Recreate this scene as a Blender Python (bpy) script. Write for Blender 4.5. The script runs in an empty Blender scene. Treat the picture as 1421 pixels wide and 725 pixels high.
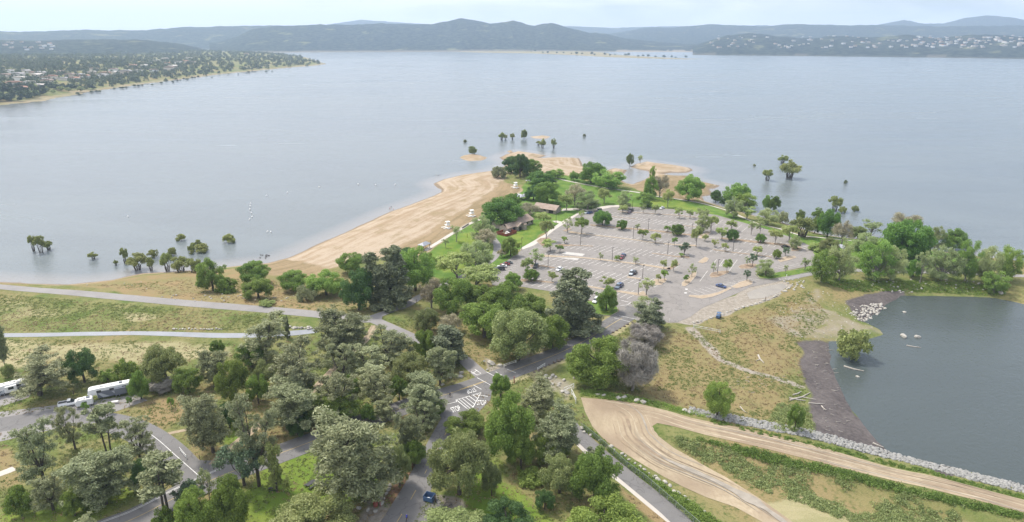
import bpy, bmesh, math, random
import numpy as np
from mathutils import Vector, Matrix, geometry
R = math.radians
scene = bpy.context.scene
COL = scene.collection

# ------------------------------------------------------------------ camera
IW, IH, F = 1421.0, 725.0, 947.333
CAMZ = 110.0
PITCH = 18.26
cam = bpy.data.objects.new('camera', bpy.data.cameras.new('camera'))
COL.objects.link(cam); scene.camera = cam
cam.location = (0, 0, CAMZ); cam.rotation_euler = (R(90-PITCH), 0, 0)
cam.data.sensor_width = 36; cam.data.lens = 24
cam.data.clip_start = 1; cam.data.clip_end = 60000

# ------------------------------------------------------------------ light
SUN_EL, SUN_AZ = 58.0, -50.0        # azimuth measured from +Y towards +X
world = bpy.data.worlds.new('World'); scene.world = world; world.use_nodes = True
nt = world.node_tree; nt.nodes.clear()
wo = nt.nodes.new('ShaderNodeOutputWorld'); bg = nt.nodes.new('ShaderNodeBackground')
sky = nt.nodes.new('ShaderNodeTexSky'); sky.sky_type = 'NISHITA'; sky.sun_disc = False
sky.sun_elevation = R(SUN_EL); sky.sun_rotation = R(SUN_AZ); sky.air_density = 1.0; sky.ozone_density = 4.0; sky.dust_density = 0.8
tc = nt.nodes.new('ShaderNodeTexCoord'); sep = nt.nodes.new('ShaderNodeSeparateXYZ')
nt.links.new(tc.outputs['Generated'], sep.inputs[0])
# thin overcast: brighter overhead, a few breaks of pale blue to the right
mp = nt.nodes.new('ShaderNodeMapping'); mp.inputs['Scale'].default_value = (1.6, 1.6, 9.0)
nt.links.new(tc.outputs['Generated'], mp.inputs[0])
no = nt.nodes.new('ShaderNodeTexNoise'); no.inputs['Scale'].default_value = 2.2; no.inputs['Detail'].default_value = 5; no.inputs['Distortion'].default_value = 0.6
nt.links.new(mp.outputs[0], no.inputs['Vector'])
mx = nt.nodes.new('ShaderNodeMath'); mx.operation = 'MULTIPLY_ADD'; mx.inputs[1].default_value = -0.30; mx.inputs[2].default_value = 0.02
nt.links.new(sep.outputs[0], mx.inputs[0])
ad = nt.nodes.new('ShaderNodeMath'); ad.operation = 'ADD'
nt.links.new(no.outputs[0], ad.inputs[0]); nt.links.new(mx.outputs[0], ad.inputs[1])
cov = nt.nodes.new('ShaderNodeMapRange'); cov.inputs['From Min'].default_value = 0.36; cov.inputs['From Max'].default_value = 0.56
cov.inputs['To Min'].default_value = 0.25; cov.inputs['To Max'].default_value = 0.93
nt.links.new(ad.outputs[0], cov.inputs[0])
# near the horizon the cloud deck closes
hz = nt.nodes.new('ShaderNodeMapRange'); hz.inputs['From Min'].default_value = 0.004; hz.inputs['From Max'].default_value = 0.030
hz.inputs['To Min'].default_value = 0.9; hz.inputs['To Max'].default_value = 0.0
nt.links.new(sep.outputs[2], hz.inputs[0])
mxm = nt.nodes.new('ShaderNodeMath'); mxm.operation = 'MAXIMUM'
nt.links.new(cov.outputs[0], mxm.inputs[0]); nt.links.new(hz.outputs[0], mxm.inputs[1])
br = nt.nodes.new('ShaderNodeMapRange'); br.inputs['From Min'].default_value = 0.0; br.inputs['From Max'].default_value = 0.9
br.inputs['To Min'].default_value = 9.0; br.inputs['To Max'].default_value = 13.5
nt.links.new(sep.outputs[2], br.inputs[0])
cl = nt.nodes.new('ShaderNodeVectorMath'); cl.operation = 'SCALE'; cl.inputs[0].default_value = (1.0, 1.0, 1.04)
nt.links.new(br.outputs[0], cl.inputs['Scale'])
mixc = nt.nodes.new('ShaderNodeMix'); mixc.data_type = 'RGBA'
nt.links.new(mxm.outputs[0], mixc.inputs[0]); nt.links.new(sky.outputs[0], mixc.inputs[6]); nt.links.new(cl.outputs[0], mixc.inputs[7])
nt.links.new(mixc.outputs[2], bg.inputs[0]); bg.inputs[1].default_value = 0.11
nt.links.new(bg.outputs[0], wo.inputs[0])

sd_ = bpy.data.lights.new('sun', 'SUN'); sd_.energy = 3.4; sd_.angle = R(8); sd_.color = (1.0, 0.94, 0.84)
sun = bpy.data.objects.new('sun', sd_); COL.objects.link(sun)
se, sa = R(SUN_EL), R(SUN_AZ)
sdir = Vector((math.cos(se)*math.sin(sa), math.cos(se)*math.cos(sa), math.sin(se)))
sun.rotation_euler = sdir.to_track_quat('Z', 'Y').to_euler()
scene.view_settings.view_transform = 'Standard'; scene.view_settings.look = 'None'
scene.view_settings.exposure = 0.36; scene.view_settings.gamma = 1
scene.render.engine = 'CYCLES'
scene.cycles.volume_bounces = 1; scene.cycles.max_bounces = 5; scene.cycles.transparent_max_bounces = 6

# ------------------------------------------------------------------ numeric helpers
TH = R(90-PITCH); CT, ST = math.cos(TH), math.sin(TH)
def ray(px, py):
    dx = (px-IW/2)/F; dy = -(py-IH/2)/F
    return dx, dy*CT+ST, dy*ST-CT
def unp(px, py, z=0.0):
    dx, dy, dz = ray(px, py); dz = min(dz, -0.004)
    t = (z-CAMZ)/dz
    return np.array([dx*t, dy*t])
def at_dist(px, py, D):
    dx, dy, dz = ray(px, py); s = D/math.hypot(dx, dy)
    return dx*s, dy*s, CAMZ+dz*s
def hashl(ix, iy, s):
    v = np.sin(ix*127.1+iy*311.7+s*74.7)*43758.5453
    return v-np.floor(v)
def vn(x, y, sc, s=0):
    x = np.asarray(x, float)/sc; y = np.asarray(y, float)/sc
    ix = np.floor(x); iy = np.floor(y); fx = x-ix; fy = y-iy
    fx = fx*fx*(3-2*fx); fy = fy*fy*(3-2*fy)
    a = hashl(ix, iy, s); b = hashl(ix+1, iy, s); c = hashl(ix, iy+1, s); d = hashl(ix+1, iy+1, s)
    return (a*(1-fx)+b*fx)*(1-fy)+(c*(1-fx)+d*fx)*fy
def fbm(x, y, sc, s=0, o=4):
    r = 0; a = .5; t = 0
    for k in range(o):
        r = r+a*vn(x, y, sc/2**k, s+k*3.3); t += a; a *= .5
    return r/t
def sstep(a, b, x):
    t = np.clip((x-a)/(b-a), 0, 1); return t*t*(3-2*t)
def sdpoly(P, x, y):
    """signed distance, positive inside"""
    P = np.asarray(P, float); n = len(P)
    d2 = np.full(x.shape, 1e18); ins = np.zeros(x.shape, bool)
    for i in range(n):
        x0, y0 = P[i]; x1, y1 = P[(i+1) % n]
        ex, ey = x1-x0, y1-y0; L = ex*ex+ey*ey+1e-12
        t = np.clip(((x-x0)*ex+(y-y0)*ey)/L, 0, 1)
        d2 = np.minimum(d2, (x-x0-t*ex)**2+(y-y0-t*ey)**2)
        if y0 != y1:
            c = ((y0 > y) != (y1 > y)) & (x < ex*(y-y0)/(y1-y0)+x0)
            ins ^= c
    d = np.sqrt(d2); return np.where(ins, d, -d)
def dpoly(P, x, y):
    P = np.asarray(P, float); d2 = np.full(np.shape(x), 1e18)
    for i in range(len(P)-1):
        x0, y0 = P[i]; x1, y1 = P[i+1]; ex, ey = x1-x0, y1-y0; L = ex*ex+ey*ey+1e-12
        t = np.clip(((x-x0)*ex+(y-y0)*ey)/L, 0, 1)
        d2 = np.minimum(d2, (x-x0-t*ex)**2+(y-y0-t*ey)**2)
    return np.sqrt(d2)
def W0(pts, z=0.0): return [unp(a, b, z) for a, b in pts]

# ------------------------------------------------------------------ land outline (photo points put on the water level)
SHORE = [(-400,372),(-60,388),(0,392),(60,394),(94,395),(128,392),(157,389),(180,384),(199,380),(236,377.5),(278,375),(312,371),(340,368),(371,366),
 (400,358),(430,344),(478,323),(512,308),(544,293),(578,281),(601,272),(611,267),(612,264),(606,259),(601,255),(615,249),(641,243),(666,240),(685,237),
 (697,232),(705,226),(697,222),(693,219),(702,215),(719,210),(740,213),(759,216),(748,220),(775,219),(804,220),(807,225),(809,231),(825,234),(840,238),
 (852,234),(870,236),(866,242),(861,243),(859,248),(868,254),(878,256),(890,252),(901,245),(902,238),(888,236),(874,232),(882,228),(898,224.5),(915,227),
 (933,229),(956,233),(962,237),(954,240),(930,240),(918,242),(935,244),(953,244),(962,250),(976,253),(999,258),(990,262),(984,262),(989,271),(974,273),(978,279),
 (1006,288),(1030,295),(1060,303),(1090,311),(1120,320),(1150,327),(1180,331),(1222,334),(1262,341),(1300,348),(1350,355),(1405,361),(1421,364),(1500,372),(1800,392)]
LAND = W0(SHORE) + [(900, 60), (600, -300), (-700, -300), (-700, 200)]
POND = W0([(1240,418),(1251,411.5),(1290,411.5),(1324,412),(1374,414),(1400,418),(1421,423),(1480,440),(1600,500),(1900,700),(1600,745),(1421,676),(1333,653),(1284,639),(1239,632),
 (1215,612),(1200,592),(1175,556),(1158,525),(1151,500),(1149,474),(1175,473),(1205,469),(1226,464.5),(1222,458),(1208,452),(1199,446),(1208,440),(1224,430)])
ISLETS = [W0([(636,219),(645,216),(655,214),(668,216),(676,219),(668,223),(652,224)]),
          W0([(731,191),(742,189),(752,188),(762,188.5),(767,190.5),(757,193),(742,192.5)]),
          W0([(712,215),(704,210),(709,209),(712,213)])]
PENIN = W0([(-900,172),(-400,166),(0,147),(40,143),(60,140.5),(105,131.5),(131,126.5),(183,119.5),(225,114),(262,109.5),(300,104.5),(327,101.5),(358,98.5),(402,94.5),(440,91.5),(455,89.6),
  (452,88),(440,84.5),(425,80),(410,77.5),(380,75.5),(330,74),(250,73.5),(120,71),(0,70),(-600,70),(-1400,90)])
SPIT = W0([(600,71.3),(700,70.5),(800,71),(838,73),(850,76),(900,79),(950,81.5),(985,82.2),(950,82.6),(880,81),(840,79.4),(790,76.5),(740,74.5),(660,73.2)])
CREST_L = [(-300,372),(-60,391),(0,397),(90,406),(181,416),(270,424.5),(360,432),(436,439),(500,446),(530,446)]
CREST_R = [(800,556),(830,562),(900,572),(960,589),(1060,612),(1154,635),(1240,655),(1300,669),(1421,702),(1520,728),(1700,775)]
CLw = W0(CREST_L, 6); CRw = W0(CREST_R, 5)
DIP = W0([(1010,640),(1100,672),(1250,705),(1400,740),(1500,770)], 2)
LOT_PX = [(884,446),(878,440),(860,436),(858,428),(845,421),(825,419),(800,412),(760,404),(722,398),(700,398),(683,396),(680,379),(690,371),(700,365),(712,356),(724,347.5),(739,339.5),
 (753,329.5),(765,320),(781,309),(803,298),(815,294),(825,292),(836,289),(849,286.5),(869,287),(900,288.5),(938,291),(969,295),(994,298.7),(1018,305.5),(1043,312.5),(1069,320),
 (1096,329),(1112,336),(1128,343),(1127,348),(1131,355),(1138,362),(1131,368),(1100,374),(1071,379.5),(1056,377),(1048,381),(1054,387),(1071,388.5),(1090,384),(1128,379),(1128,382.5),
 (1090,389),(1080,391),(1040,399),(1020,409),(1000,417),(974,428),(959,439.5),(940,448),(919,447.5),(905,450)]
LOTw = W0(LOT_PX, 4.2)
def height(x, y):
    x = np.asarray(x, float); y = np.asarray(y, float)
    sl = sdpoly(LAND, x, y); sp = sdpoly(POND, x, y)
    s = np.minimum(sl, -sp)
    s = s + (fbm(x, y, 14, 5, 3)-.5)*np.clip(3.0, 0, 3)
    h = np.where(s > 0, 4.2*(1-np.exp(-np.maximum(s, 0)/17)), -3.5*(1-np.exp(np.minimum(s, 0)/14)))
    for I in ISLETS:
        d = sdpoly(I, x, y) + (vn(x, y, 9, 2)-.5)*3; h = np.maximum(h, np.where(d > -12, 1.3*(1-np.exp(-d/5)), -9))
    k = sstep(0, 14, s)
    dl = dpoly(CLw, x, y); dr = dpoly(CRw, x, y)
    h = h + k*(2.4*sstep(26, 5, dl) + 1.3*sstep(14, 5, dr)*np.minimum(1, sstep(40, 70, np.hypot(x-60, y-140))+.6))
    h = h - 2.2*sstep(26, 4, dpoly(DIP, x, y))*sstep(3, 12, dr)
    f = sstep(3, -12, sdpoly(LOTw, x, y))
    h = h*f + 4.2*(1-f)
    h = h + k*f*sstep(60, 30, np.abs(dl)*0+40)*0 + k*f*(fbm(x, y, 38, 9, 3)-.5)*0.9*sstep(8, 16, dl)*sstep(7, 13, dr)
    # far land
    far = y > 860
    if np.any(far):
        xf, yf = x[far], y[far]
        dp = sdpoly(PENIN, xf, yf) + (fbm(xf, yf, 90, 3, 3)-.5)*30
        hp = np.where(dp > 0, 24*(1-np.exp(-dp/260))*(.55+.9*fbm(xf, yf, 700, 8, 3)), -6)
        ds = sdpoly(SPIT, xf, yf); hp = np.maximum(hp, np.where(ds > -20, 2.5*(1-np.exp(-ds/40)), -6))
        hh = h[far]; h = h.copy(); h[far] = np.maximum(hh, hp)
    return h
_gx = np.arange(-530, 531, 1.0); _gy = np.arange(56, 771, 1.0)
_GX, _GY = np.meshgrid(_gx, _gy); HR = height(_GX.ravel(), _GY.ravel()).reshape(_GX.shape); height_exact = height
def height(x, y):
    x = np.asarray(x, float); y = np.asarray(y, float)
    inn = (x > -529) & (x < 529) & (y > 57) & (y < 769); out = np.zeros(x.shape)
    if np.any(inn):
        fx = x[inn]+530; fy = y[inn]-56; ix = fx.astype(int); iy = fy.astype(int); fx = fx-ix; fy = fy-iy
        out[inn] = (HR[iy, ix]*(1-fx)+HR[iy, ix+1]*fx)*(1-fy)+(HR[iy+1, ix]*(1-fx)+HR[iy+1, ix+1]*fx)*fy
    if not np.all(inn): out[~inn] = height_exact(x[~inn], y[~inn])
    return out
def h1(x, y):
    if -529 < x < 529 and 57 < y < 769:
        fx = x+530; fy = y-56; ix = int(fx); iy = int(fy); fx -= ix; fy -= iy
        return float((HR[iy, ix]*(1-fx)+HR[iy, ix+1]*fx)*(1-fy)+(HR[iy+1, ix]*(1-fx)+HR[iy+1, ix+1]*fx)*fy)
    return float(height_exact(np.array([x]), np.array([y]))[0])
def G(px, py):
    """ground point seen at a photo pixel"""
    z = 4.0
    for _ in range(7):
        p = unp(px, py, z); z = max(0.0, h1(p[0], p[1]))
    return Vector((p[0], p[1], z))
def Gs(pts): return [tuple(G(a, b)[:2]) for a, b in pts]

# ------------------------------------------------------------------ materials
MAT = {}
def mat(name, col, rough=.7, metal=0, spec=.5, noise=None, emis=None):
    if name in MAT: return MAT[name]
    m = bpy.data.materials.new(name); m.use_nodes = True; t = m.node_tree; b = t.nodes['Principled BSDF']
    b.inputs['Roughness'].default_value = rough; b.inputs['Metallic'].default_value = metal; b.inputs['Specular IOR Level'].default_value = spec
    b.inputs['Base Color'].default_value = (*col, 1)
    if noise:
        amp, sc = noise
        tx = t.nodes.new('ShaderNodeTexCoord'); n = t.nodes.new('ShaderNodeTexNoise'); n.inputs['Scale'].default_value = sc; n.inputs['Detail'].default_value = 5
        t.links.new(tx.outputs['Object'], n.inputs['Vector'])
        mr = t.nodes.new('ShaderNodeMapRange'); mr.inputs['From Min'].default_value = .3; mr.inputs['From Max'].default_value = .7
        mr.inputs['To Min'].default_value = 1-amp; mr.inputs['To Max'].default_value = 1+amp
        t.links.new(n.outputs[0], mr.inputs[0])
        v = t.nodes.new('ShaderNodeVectorMath'); v.operation = 'SCALE'; v.inputs[0].default_value = col
        t.links.new(mr.outputs[0], v.inputs['Scale']); t.links.new(v.outputs[0], b.inputs['Base Color'])
    MAT[name] = m; return m
class NT:
    """small node-writing helper"""
    def __init__(s, name):
        s.m = bpy.data.materials.new(name); s.m.use_nodes = True; s.t = s.m.node_tree; s.b = s.t.nodes['Principled BSDF']
        s.geo = s.t.nodes.new('ShaderNodeNewGeometry')
    def noise(s, sc, det=4, dist=0, vec=None, rough=.55):
        n = s.t.nodes.new('ShaderNodeTexNoise'); n.inputs['Scale'].default_value = sc; n.inputs['Detail'].default_value = det; n.inputs['Distortion'].default_value = dist
        n.inputs['Roughness'].default_value = rough
        s.t.links.new(vec or s.geo.outputs['Position'], n.inputs['Vector']); return n.outputs[0]
    def mapr(s, v, a, b, c=0., d=1.):
        n = s.t.nodes.new('ShaderNodeMapRange'); s.t.links.new(v, n.inputs[0])
        for k, q in zip((1, 2, 3, 4), (a, b, c, d)): n.inputs[k].default_value = q
        return n.outputs[0]
    def math(s, op, a, b=None):
        n = s.t.nodes.new('ShaderNodeMath'); n.operation = op
        for i, q in enumerate((a, b)):
            if q is None: continue
            if isinstance(q, (int, float)): n.inputs[i].default_value = q
            else: s.t.links.new(q, n.inputs[i])
        return n.outputs[0]
    def mix(s, f, a, b, bt='MIX'):
        n = s.t.nodes.new('ShaderNodeMix'); n.data_type = 'RGBA'; n.blend_type = bt
        for i, q in ((0, f), (6, a), (7, b)):
            if isinstance(q, (int, float)): n.inputs[i].default_value = q
            elif isinstance(q, tuple): n.inputs[i].default_value = (*q, 1)
            else: s.t.links.new(q, n.inputs[i])
        return n.outputs[2]
    def attr(s, name):
        n = s.t.nodes.new('ShaderNodeAttribute'); n.attribute_name = name; return n.outputs['Fac']
    def vec(s, scale, rot=0):
        n = s.t.nodes.new('ShaderNodeMapping'); n.inputs['Scale'].default_value = scale; n.inputs['Rotation'].default_value = (0, 0, rot)
        s.t.links.new(s.geo.outputs['Position'], n.inputs[0]); return n.outputs[0]
    def bump(s, h, strength, dist):
        n = s.t.nodes.new('ShaderNodeBump'); n.inputs['Strength'].default_value = strength; n.inputs['Distance'].default_value = dist
        s.t.links.new(h, n.inputs['Height']); s.t.links.new(n.outputs[0], s.b.inputs['Normal'])
    def out(s, col, rough=.9, spec=.2):
        s.t.links.new(col, s.b.inputs['Base Color']); s.b.inputs['Roughness'].default_value = rough; s.b.inputs['Specular IOR Level'].default_value = spec
        return s.m

# ground: one material, several ground covers mixed by where they grow
g = NT('ground_cover')
n1 = g.noise(.9, 6); n2 = g.noise(.11, 5, .4); n3 = g.noise(.022, 4, .3); n4 = g.noise(4.0, 3)
sc_ = g.vec((.05, .25, .1), .9); nstr = g.noise(1.0, 5, 1.2, vec=sc_)
weed = g.mix(g.mapr(n2, .38, .62), (.125,.165,.045), (.225,.220,.090))
weed = g.mix(g.mapr(n3, .45, .62), weed, (.27,.215,.105))
weed = g.mix(g.mapr(n1, .5, .75), weed, (.075,.115,.030))
def lay(base, attr, ca, cb, nz, edge=.35):
    c = g.mix(g.mapr(nz, .38, .64), ca, cb)
    f = g.math('ADD', g.attr(attr), g.math('MULTIPLY', g.math('SUBTRACT', n2, .5), edge*2))
    f = g.math('ADD', f, g.math('MULTIPLY', g.math('SUBTRACT', n1, .5), edge))
    return g.mix(g.mapr(f, .35, .65), base, c)
c = lay(weed, 'dry', (.29,.215,.112), (.225,.205,.09), n2)
c = lay(c, 'straw', (.38,.335,.195), (.30,.28,.145), nstr)
lawnc = g.mix(g.mapr(n3, .4, .6), (.080,.150,.024), (.115,.185,.035))
c = lay(c, 'lawn', (.085,.165,.030), (.155,.235,.050), n2, .25)
c = lay(c, 'lush', (.125,.205,.030), (.20,.25,.052), n2, .4)
sdv = g.t.nodes.new('ShaderNodeCombineXYZ'); g.t.links.new(g.math('MULTIPLY', g.attr('shoredist'), .22), sdv.inputs[0])
spx = g.t.nodes.new('ShaderNodeSeparateXYZ'); g.t.links.new(g.geo.outputs['Position'], spx.inputs[0])
g.t.links.new(g.math('MULTIPLY', spx.outputs[1], .018), sdv.inputs[1]); g.t.links.new(g.math('MULTIPLY', spx.outputs[0], .018), sdv.inputs[2])
nsh = g.noise(1.0, 7, .5, vec=sdv.outputs[0], rough=.62)
nsm = g.math('ADD', g.math('MULTIPLY', nsh, .55), g.math('ADD', g.math('MULTIPLY', n2, .25), g.math('MULTIPLY', n1, .2)))
nsm = g.math('ADD', g.math('MULTIPLY', g.math('SUBTRACT', nsm, .5), 2.4), .5)
sdk = g.mix(g.mapr(n2, .50, .66, 0, .55), (.33,.245,.158), (.27,.22,.12))
c = lay(c, 'sand', (.44,.355,.265), sdk, nsm, .25)
c = lay(c, 'wet', (.235,.18,.10), (.32,.24,.145), nsm, .4)
c = lay(c, 'damp', (.22,.17,.12), (.27,.21,.15), n1, .1)
c = lay(c, 'gravel', (.37,.33,.28), (.28,.245,.20), n1, .35)
c = lay(c, 'mulch', (.17,.10,.058), (.26,.17,.11), n1, .2)
c = lay(c, 'mud', (.085,.074,.074), (.165,.145,.138), g.math('ADD', g.math('MULTIPLY', n1, .5), g.math('MULTIPLY', n2, .5)), .3)
c = g.mix(g.mapr(n4, .35, .7, 0, .35), c, g.mix(1.0, c, (.45,.45,.42), 'MULTIPLY'))
g.bump(g.math('ADD', g.math('MULTIPLY', n1, .7), n4), .55, .35)
M_GROUND = g.out(c, .95, .1)

def asphalt(name, ca, cb, crack=True):
    a = NT(name); n_a = a.noise(.25, 6, .3); n_b = a.noise(5, 3); n_c = a.noise(.04, 3)
    c = a.mix(a.mapr(n_a, .3, .7), ca, cb); c = a.mix(a.mapr(n_c, .35, .65, 0, .5), c, tuple(q*1.2 for q in cb))
    if crack:
        v = a.t.nodes.new('ShaderNodeTexVoronoi'); v.feature = 'DISTANCE_TO_EDGE'; v.inputs['Scale'].default_value = .13
        w = a.t.nodes.new('ShaderNodeVectorMath'); w.operation = 'ADD'
        nn = a.t.nodes.new('ShaderNodeTexNoise'); nn.inputs['Scale'].default_value = .35; a.t.links.new(a.geo.outputs['Position'], nn.inputs['Vector'])
        s2 = a.t.nodes.new('ShaderNodeVectorMath'); s2.operation = 'SCALE'; s2.inputs['Scale'].default_value = 6; a.t.links.new(nn.outputs['Color'], s2.inputs[0])
        a.t.links.new(a.geo.outputs['Position'], w.inputs[0]); a.t.links.new(s2.outputs[0], w.inputs[1]); a.t.links.new(w.outputs[0], v.inputs['Vector'])
        c = a.mix(a.mapr(v.outputs['Distance'], .0, .022, .45, 0), c, (.05, .048, .046))
    c = a.mix(a.mapr(n_b, .4, .75, 0, .25), c, tuple(q*.6 for q in ca))
    return a.out(c, .9, .25)
M_ASPH = asphalt('worn_asphalt', (.145,.140,.138), (.185,.178,.173))
M_LOT = asphalt('lot_asphalt', (.205,.188,.175), (.250,.231,.214))
M_PATH = asphalt('path_asphalt', (.22,.21,.205), (.27,.255,.245), False)
M_CONC = asphalt('pale_concrete', (.42,.38,.34), (.5,.46,.41), False)
M_BLUEG = asphalt('blue_gravel', (.25,.26,.285), (.31,.32,.34), False)
a = NT('packed_dirt'); va = a.noise(.3, 6, 2.2, vec=a.vec((1, .35, 1), -.35)); vb = a.noise(1.3, 5)
sv = a.attr('rut')
cc = a.mix(a.mapr(va, .3, .7), (.33,.265,.18), (.43,.355,.25)); cc = a.mix(a.mapr(sv, .2, .8, 0, .75), cc, (.25,.19,.135))
cc = a.mix(a.mapr(vb, .5, .8, 0, .5), cc, (.26,.195,.135)); a.bump(vb, .4, .2); M_DIRT = a.out(cc, .95, .1)
M_GDIRT = asphalt('grey_track', (.25,.232,.21), (.31,.285,.25), False)
M_WHITE = mat('white_paint', (.72,.71,.68), .6, noise=(.2, .8))
M_LINE = mat('worn_line_paint', (.54,.52,.48), .7, noise=(.25, .6))
M_YEL = mat('yellow_paint', (.50,.37,.14), .7, noise=(.2, .8))

# ------------------------------------------------------------------ mesh helpers
def tag(o, label=None, cat=None, group=None, kind=None):
    if label: o['label'] = label
    if cat: o['category'] = cat
    if group: o['group'] = group
    if kind: o['kind'] = kind
    return o
def empty(name, loc, rz=0, **k):
    o = bpy.data.objects.new(name, None); COL.objects.link(o); o.location = loc; o.rotation_euler = (0, 0, rz); o.empty_display_size = .1
    return tag(o, **k)
def mobj(name, me, parent=None, **k):
    o = bpy.data.objects.new(name, me); COL.objects.link(o); o.parent = parent
    return tag(o, **k)
def copy_tree(o, parent=None):
    c = o.copy(); COL.objects.link(c); c.parent = parent
    for ch in [q for q in ALLCH.get(o.name, [])]: copy_tree(ch, c)
    return c
ALLCH = {}
def npmesh(name, V, Q, mats, attrs=None, smooth=False, midx=None):
    """V (n,3), Q (m,k) faces of equal size"""
    me = bpy.data.meshes.new(name); V = np.asarray(V, np.float32); Q = np.asarray(Q, np.int32); k = Q.shape[1]
    me.vertices.add(len(V)); me.vertices.foreach_set('co', V.ravel())
    me.loops.add(Q.size); me.loops.foreach_set('vertex_index', Q.ravel())
    me.polygons.add(len(Q)); me.polygons.foreach_set('loop_start', np.arange(0, Q.size, k, dtype=np.int32))
    if midx is not None: me.polygons.foreach_set('material_index', np.asarray(midx, np.int32))
    me.polygons.foreach_set('use_smooth', np.full(len(Q), smooth))
    for m in mats: me.materials.append(m)
    for an, av in (attrs or {}).items():
        at = me.attributes.new(an, 'FLOAT', 'POINT'); at.data.foreach_set('value', np.asarray(av, np.float32))
    me.update(calc_edges=True); return me
class MB:
    def __init__(s): s.v = []; s.f = []; s.m = []
    def add(s, vs, fs, mi=0):
        o = len(s.v); s.v += [tuple(q) for q in vs]; s.f += [tuple(i+o for i in f) for f in fs]; s.m += [mi]*len(fs)
    def box(s, c, d, rz=0, mi=0, taper=0, rx=0):
        x, y, z = [q/2 for q in d]; tx = 1-taper
        P = [(-x,-y,-z),(x,-y,-z),(x,y,-z),(-x,y,-z),(-x*tx,-y*tx,z),(x*tx,-y*tx,z),(x*tx,y*tx,z),(-x*tx,y*tx,z)]
        Mx = Matrix.Translation(c) @ Matrix.Rotation(rz, 4, 'Z') @ Matrix.Rotation(rx, 4, 'X')
        s.add([Mx @ Vector(p) for p in P], [(0,3,2,1),(4,5,6,7),(0,1,5,4),(1,2,6,5),(2,3,7,6),(3,0,4,7)], mi)
    def tube(s, pts, rad, n=6, mi=0, cap=True):
        pts = [Vector(p) for p in pts]
        if not hasattr(rad, '__len__'): rad = [rad]*len(pts)
        o = len(s.v); vs = []
        for i, p in enumerate(pts):
            d = (pts[min(i+1, len(pts)-1)]-pts[max(i-1, 0)]).normalized()
            a_ = d.cross(Vector((0, 0, 1)) if abs(d.z) < .9 else Vector((1, 0, 0))).normalized(); b_ = d.cross(a_)
            vs += [p+(a_*math.cos(2*math.pi*k/n)+b_*math.sin(2*math.pi*k/n))*rad[i] for k in range(n)]
        fs = [(i*n+k, i*n+(k+1) % n, (i+1)*n+(k+1) % n, (i+1)*n+k) for i in range(len(pts)-1) for k in range(n)]
        if cap: fs += [tuple(range(n))[::-1], tuple((len(pts)-1)*n+k for k in range(n))]
        s.add(vs, fs, mi)
    def prism(s, prof, y0, y1, mi=0):
        """profile in xz extruded along y"""
        n = len(prof); vs = [(x, y0, z) for x, z in prof]+[(x, y1, z) for x, z in prof]
        s.add(vs, [tuple(range(n)), tuple(range(n, 2*n))[::-1]]+[(k, n+k, n+(k+1) % n, (k+1) % n) for k in range(n)], mi)
    def mesh(s, name, mats):
        me = bpy.data.meshes.new(name); me.from_pydata(s.v, [], s.f)
        for m in (mats if isinstance(mats, (list, tuple)) else [mats]): me.materials.append(m)
        me.polygons.foreach_set('material_index', s.m)
        bm = bmesh.new(); bm.from_mesh(me); bmesh.ops.recalc_face_normals(bm, faces=bm.faces); bm.to_mesh(me); bm.free()
        me.update(); return me
    def build(s, name, mats, parent=None, **k): return mobj(name, s.mesh(name, mats), parent, **k)

# ------------------------------------------------------------------ ground sheet
az = np.concatenate([np.linspace(-80, -45.5, 24), np.linspace(-45, 45, 860), np.linspace(45.5, 80, 24)])
rr = np.concatenate([np.geomspace(12, 92, 22)[:-1], np.exp(np.arange(math.log(92), math.log(760), .0042)),
                     np.exp(np.arange(math.log(764), math.log(5200), .016)), np.geomspace(5400, 13500, 8)])
A_, R_ = np.meshgrid(np.radians(az), rr)
X = (R_*np.sin(A_)).ravel(); Y = (R_*np.cos(A_)).ravel(); Z = height(X, Y)

# ground cover masks: where each kind of ground lies in the world
ATT = {k: np.zeros(len(X)) for k in ('sand','wet','lawn','lush','dry','straw','gravel','mulch','mud','damp','shoredist')}
wx = X+(fbm(X, Y, 16, 21, 3)-.5)*9; wy = Y+(fbm(X, Y, 16, 31, 3)-.5)*9
near = Y < 800
def paint(k, pts, feather=5, amt=1.0, z=None):
    P = np.array(Gs(pts) if z is None else W0(pts, z)); lo = P.min(0)-feather*2-6; hi = P.max(0)+feather*2+6
    s = (wx > lo[0]) & (wx < hi[0]) & (wy > lo[1]) & (wy < hi[1])
    d = sdpoly(P, wx[s], wy[s]); w = sstep(-feather, feather, d)*amt
    ATT[k][s] = np.maximum(ATT[k][s], w)
def erase(ks, pts, feather=4):
    P = np.array(Gs(pts)); lo = P.min(0)-feather*2-6; hi = P.max(0)+feather*2+6
    s = (wx > lo[0]) & (wx < hi[0]) & (wy > lo[1]) & (wy < hi[1])
    w = sstep(-feather, feather, sdpoly(P, wx[s], wy[s]))
    for k in ks: ATT[k][s] *= (1-w)
def stroke(k, pts, width, feather=1.5, amt=1.0):
    P = np.array(Gs(pts)); lo = P.min(0)-width-8; hi = P.max(0)+width+8
    s = (wx > lo[0]) & (wx < hi[0]) & (wy > lo[1]) & (wy < hi[1])
    d = dpoly(P, X[s]*.6+wx[s]*.4, Y[s]*.6+wy[s]*.4); w = sstep(width/2+feather, width/2-feather, d)*amt
    ATT[k][s] = np.maximum(ATT[k][s], w)
sl = sdpoly(LAND, X, Y); spd = -sdpoly(POND, X, Y)
ATT['sand'] = np.where(near, sstep(7, 2, sl)*(Y > 260)*(spd > 60), 0); ATT['shoredist'] = np.clip(sl, -20, 200); ATT['damp'] = sstep(3.2, 1.2, sl)*(sl > -3)*near*1.0
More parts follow.
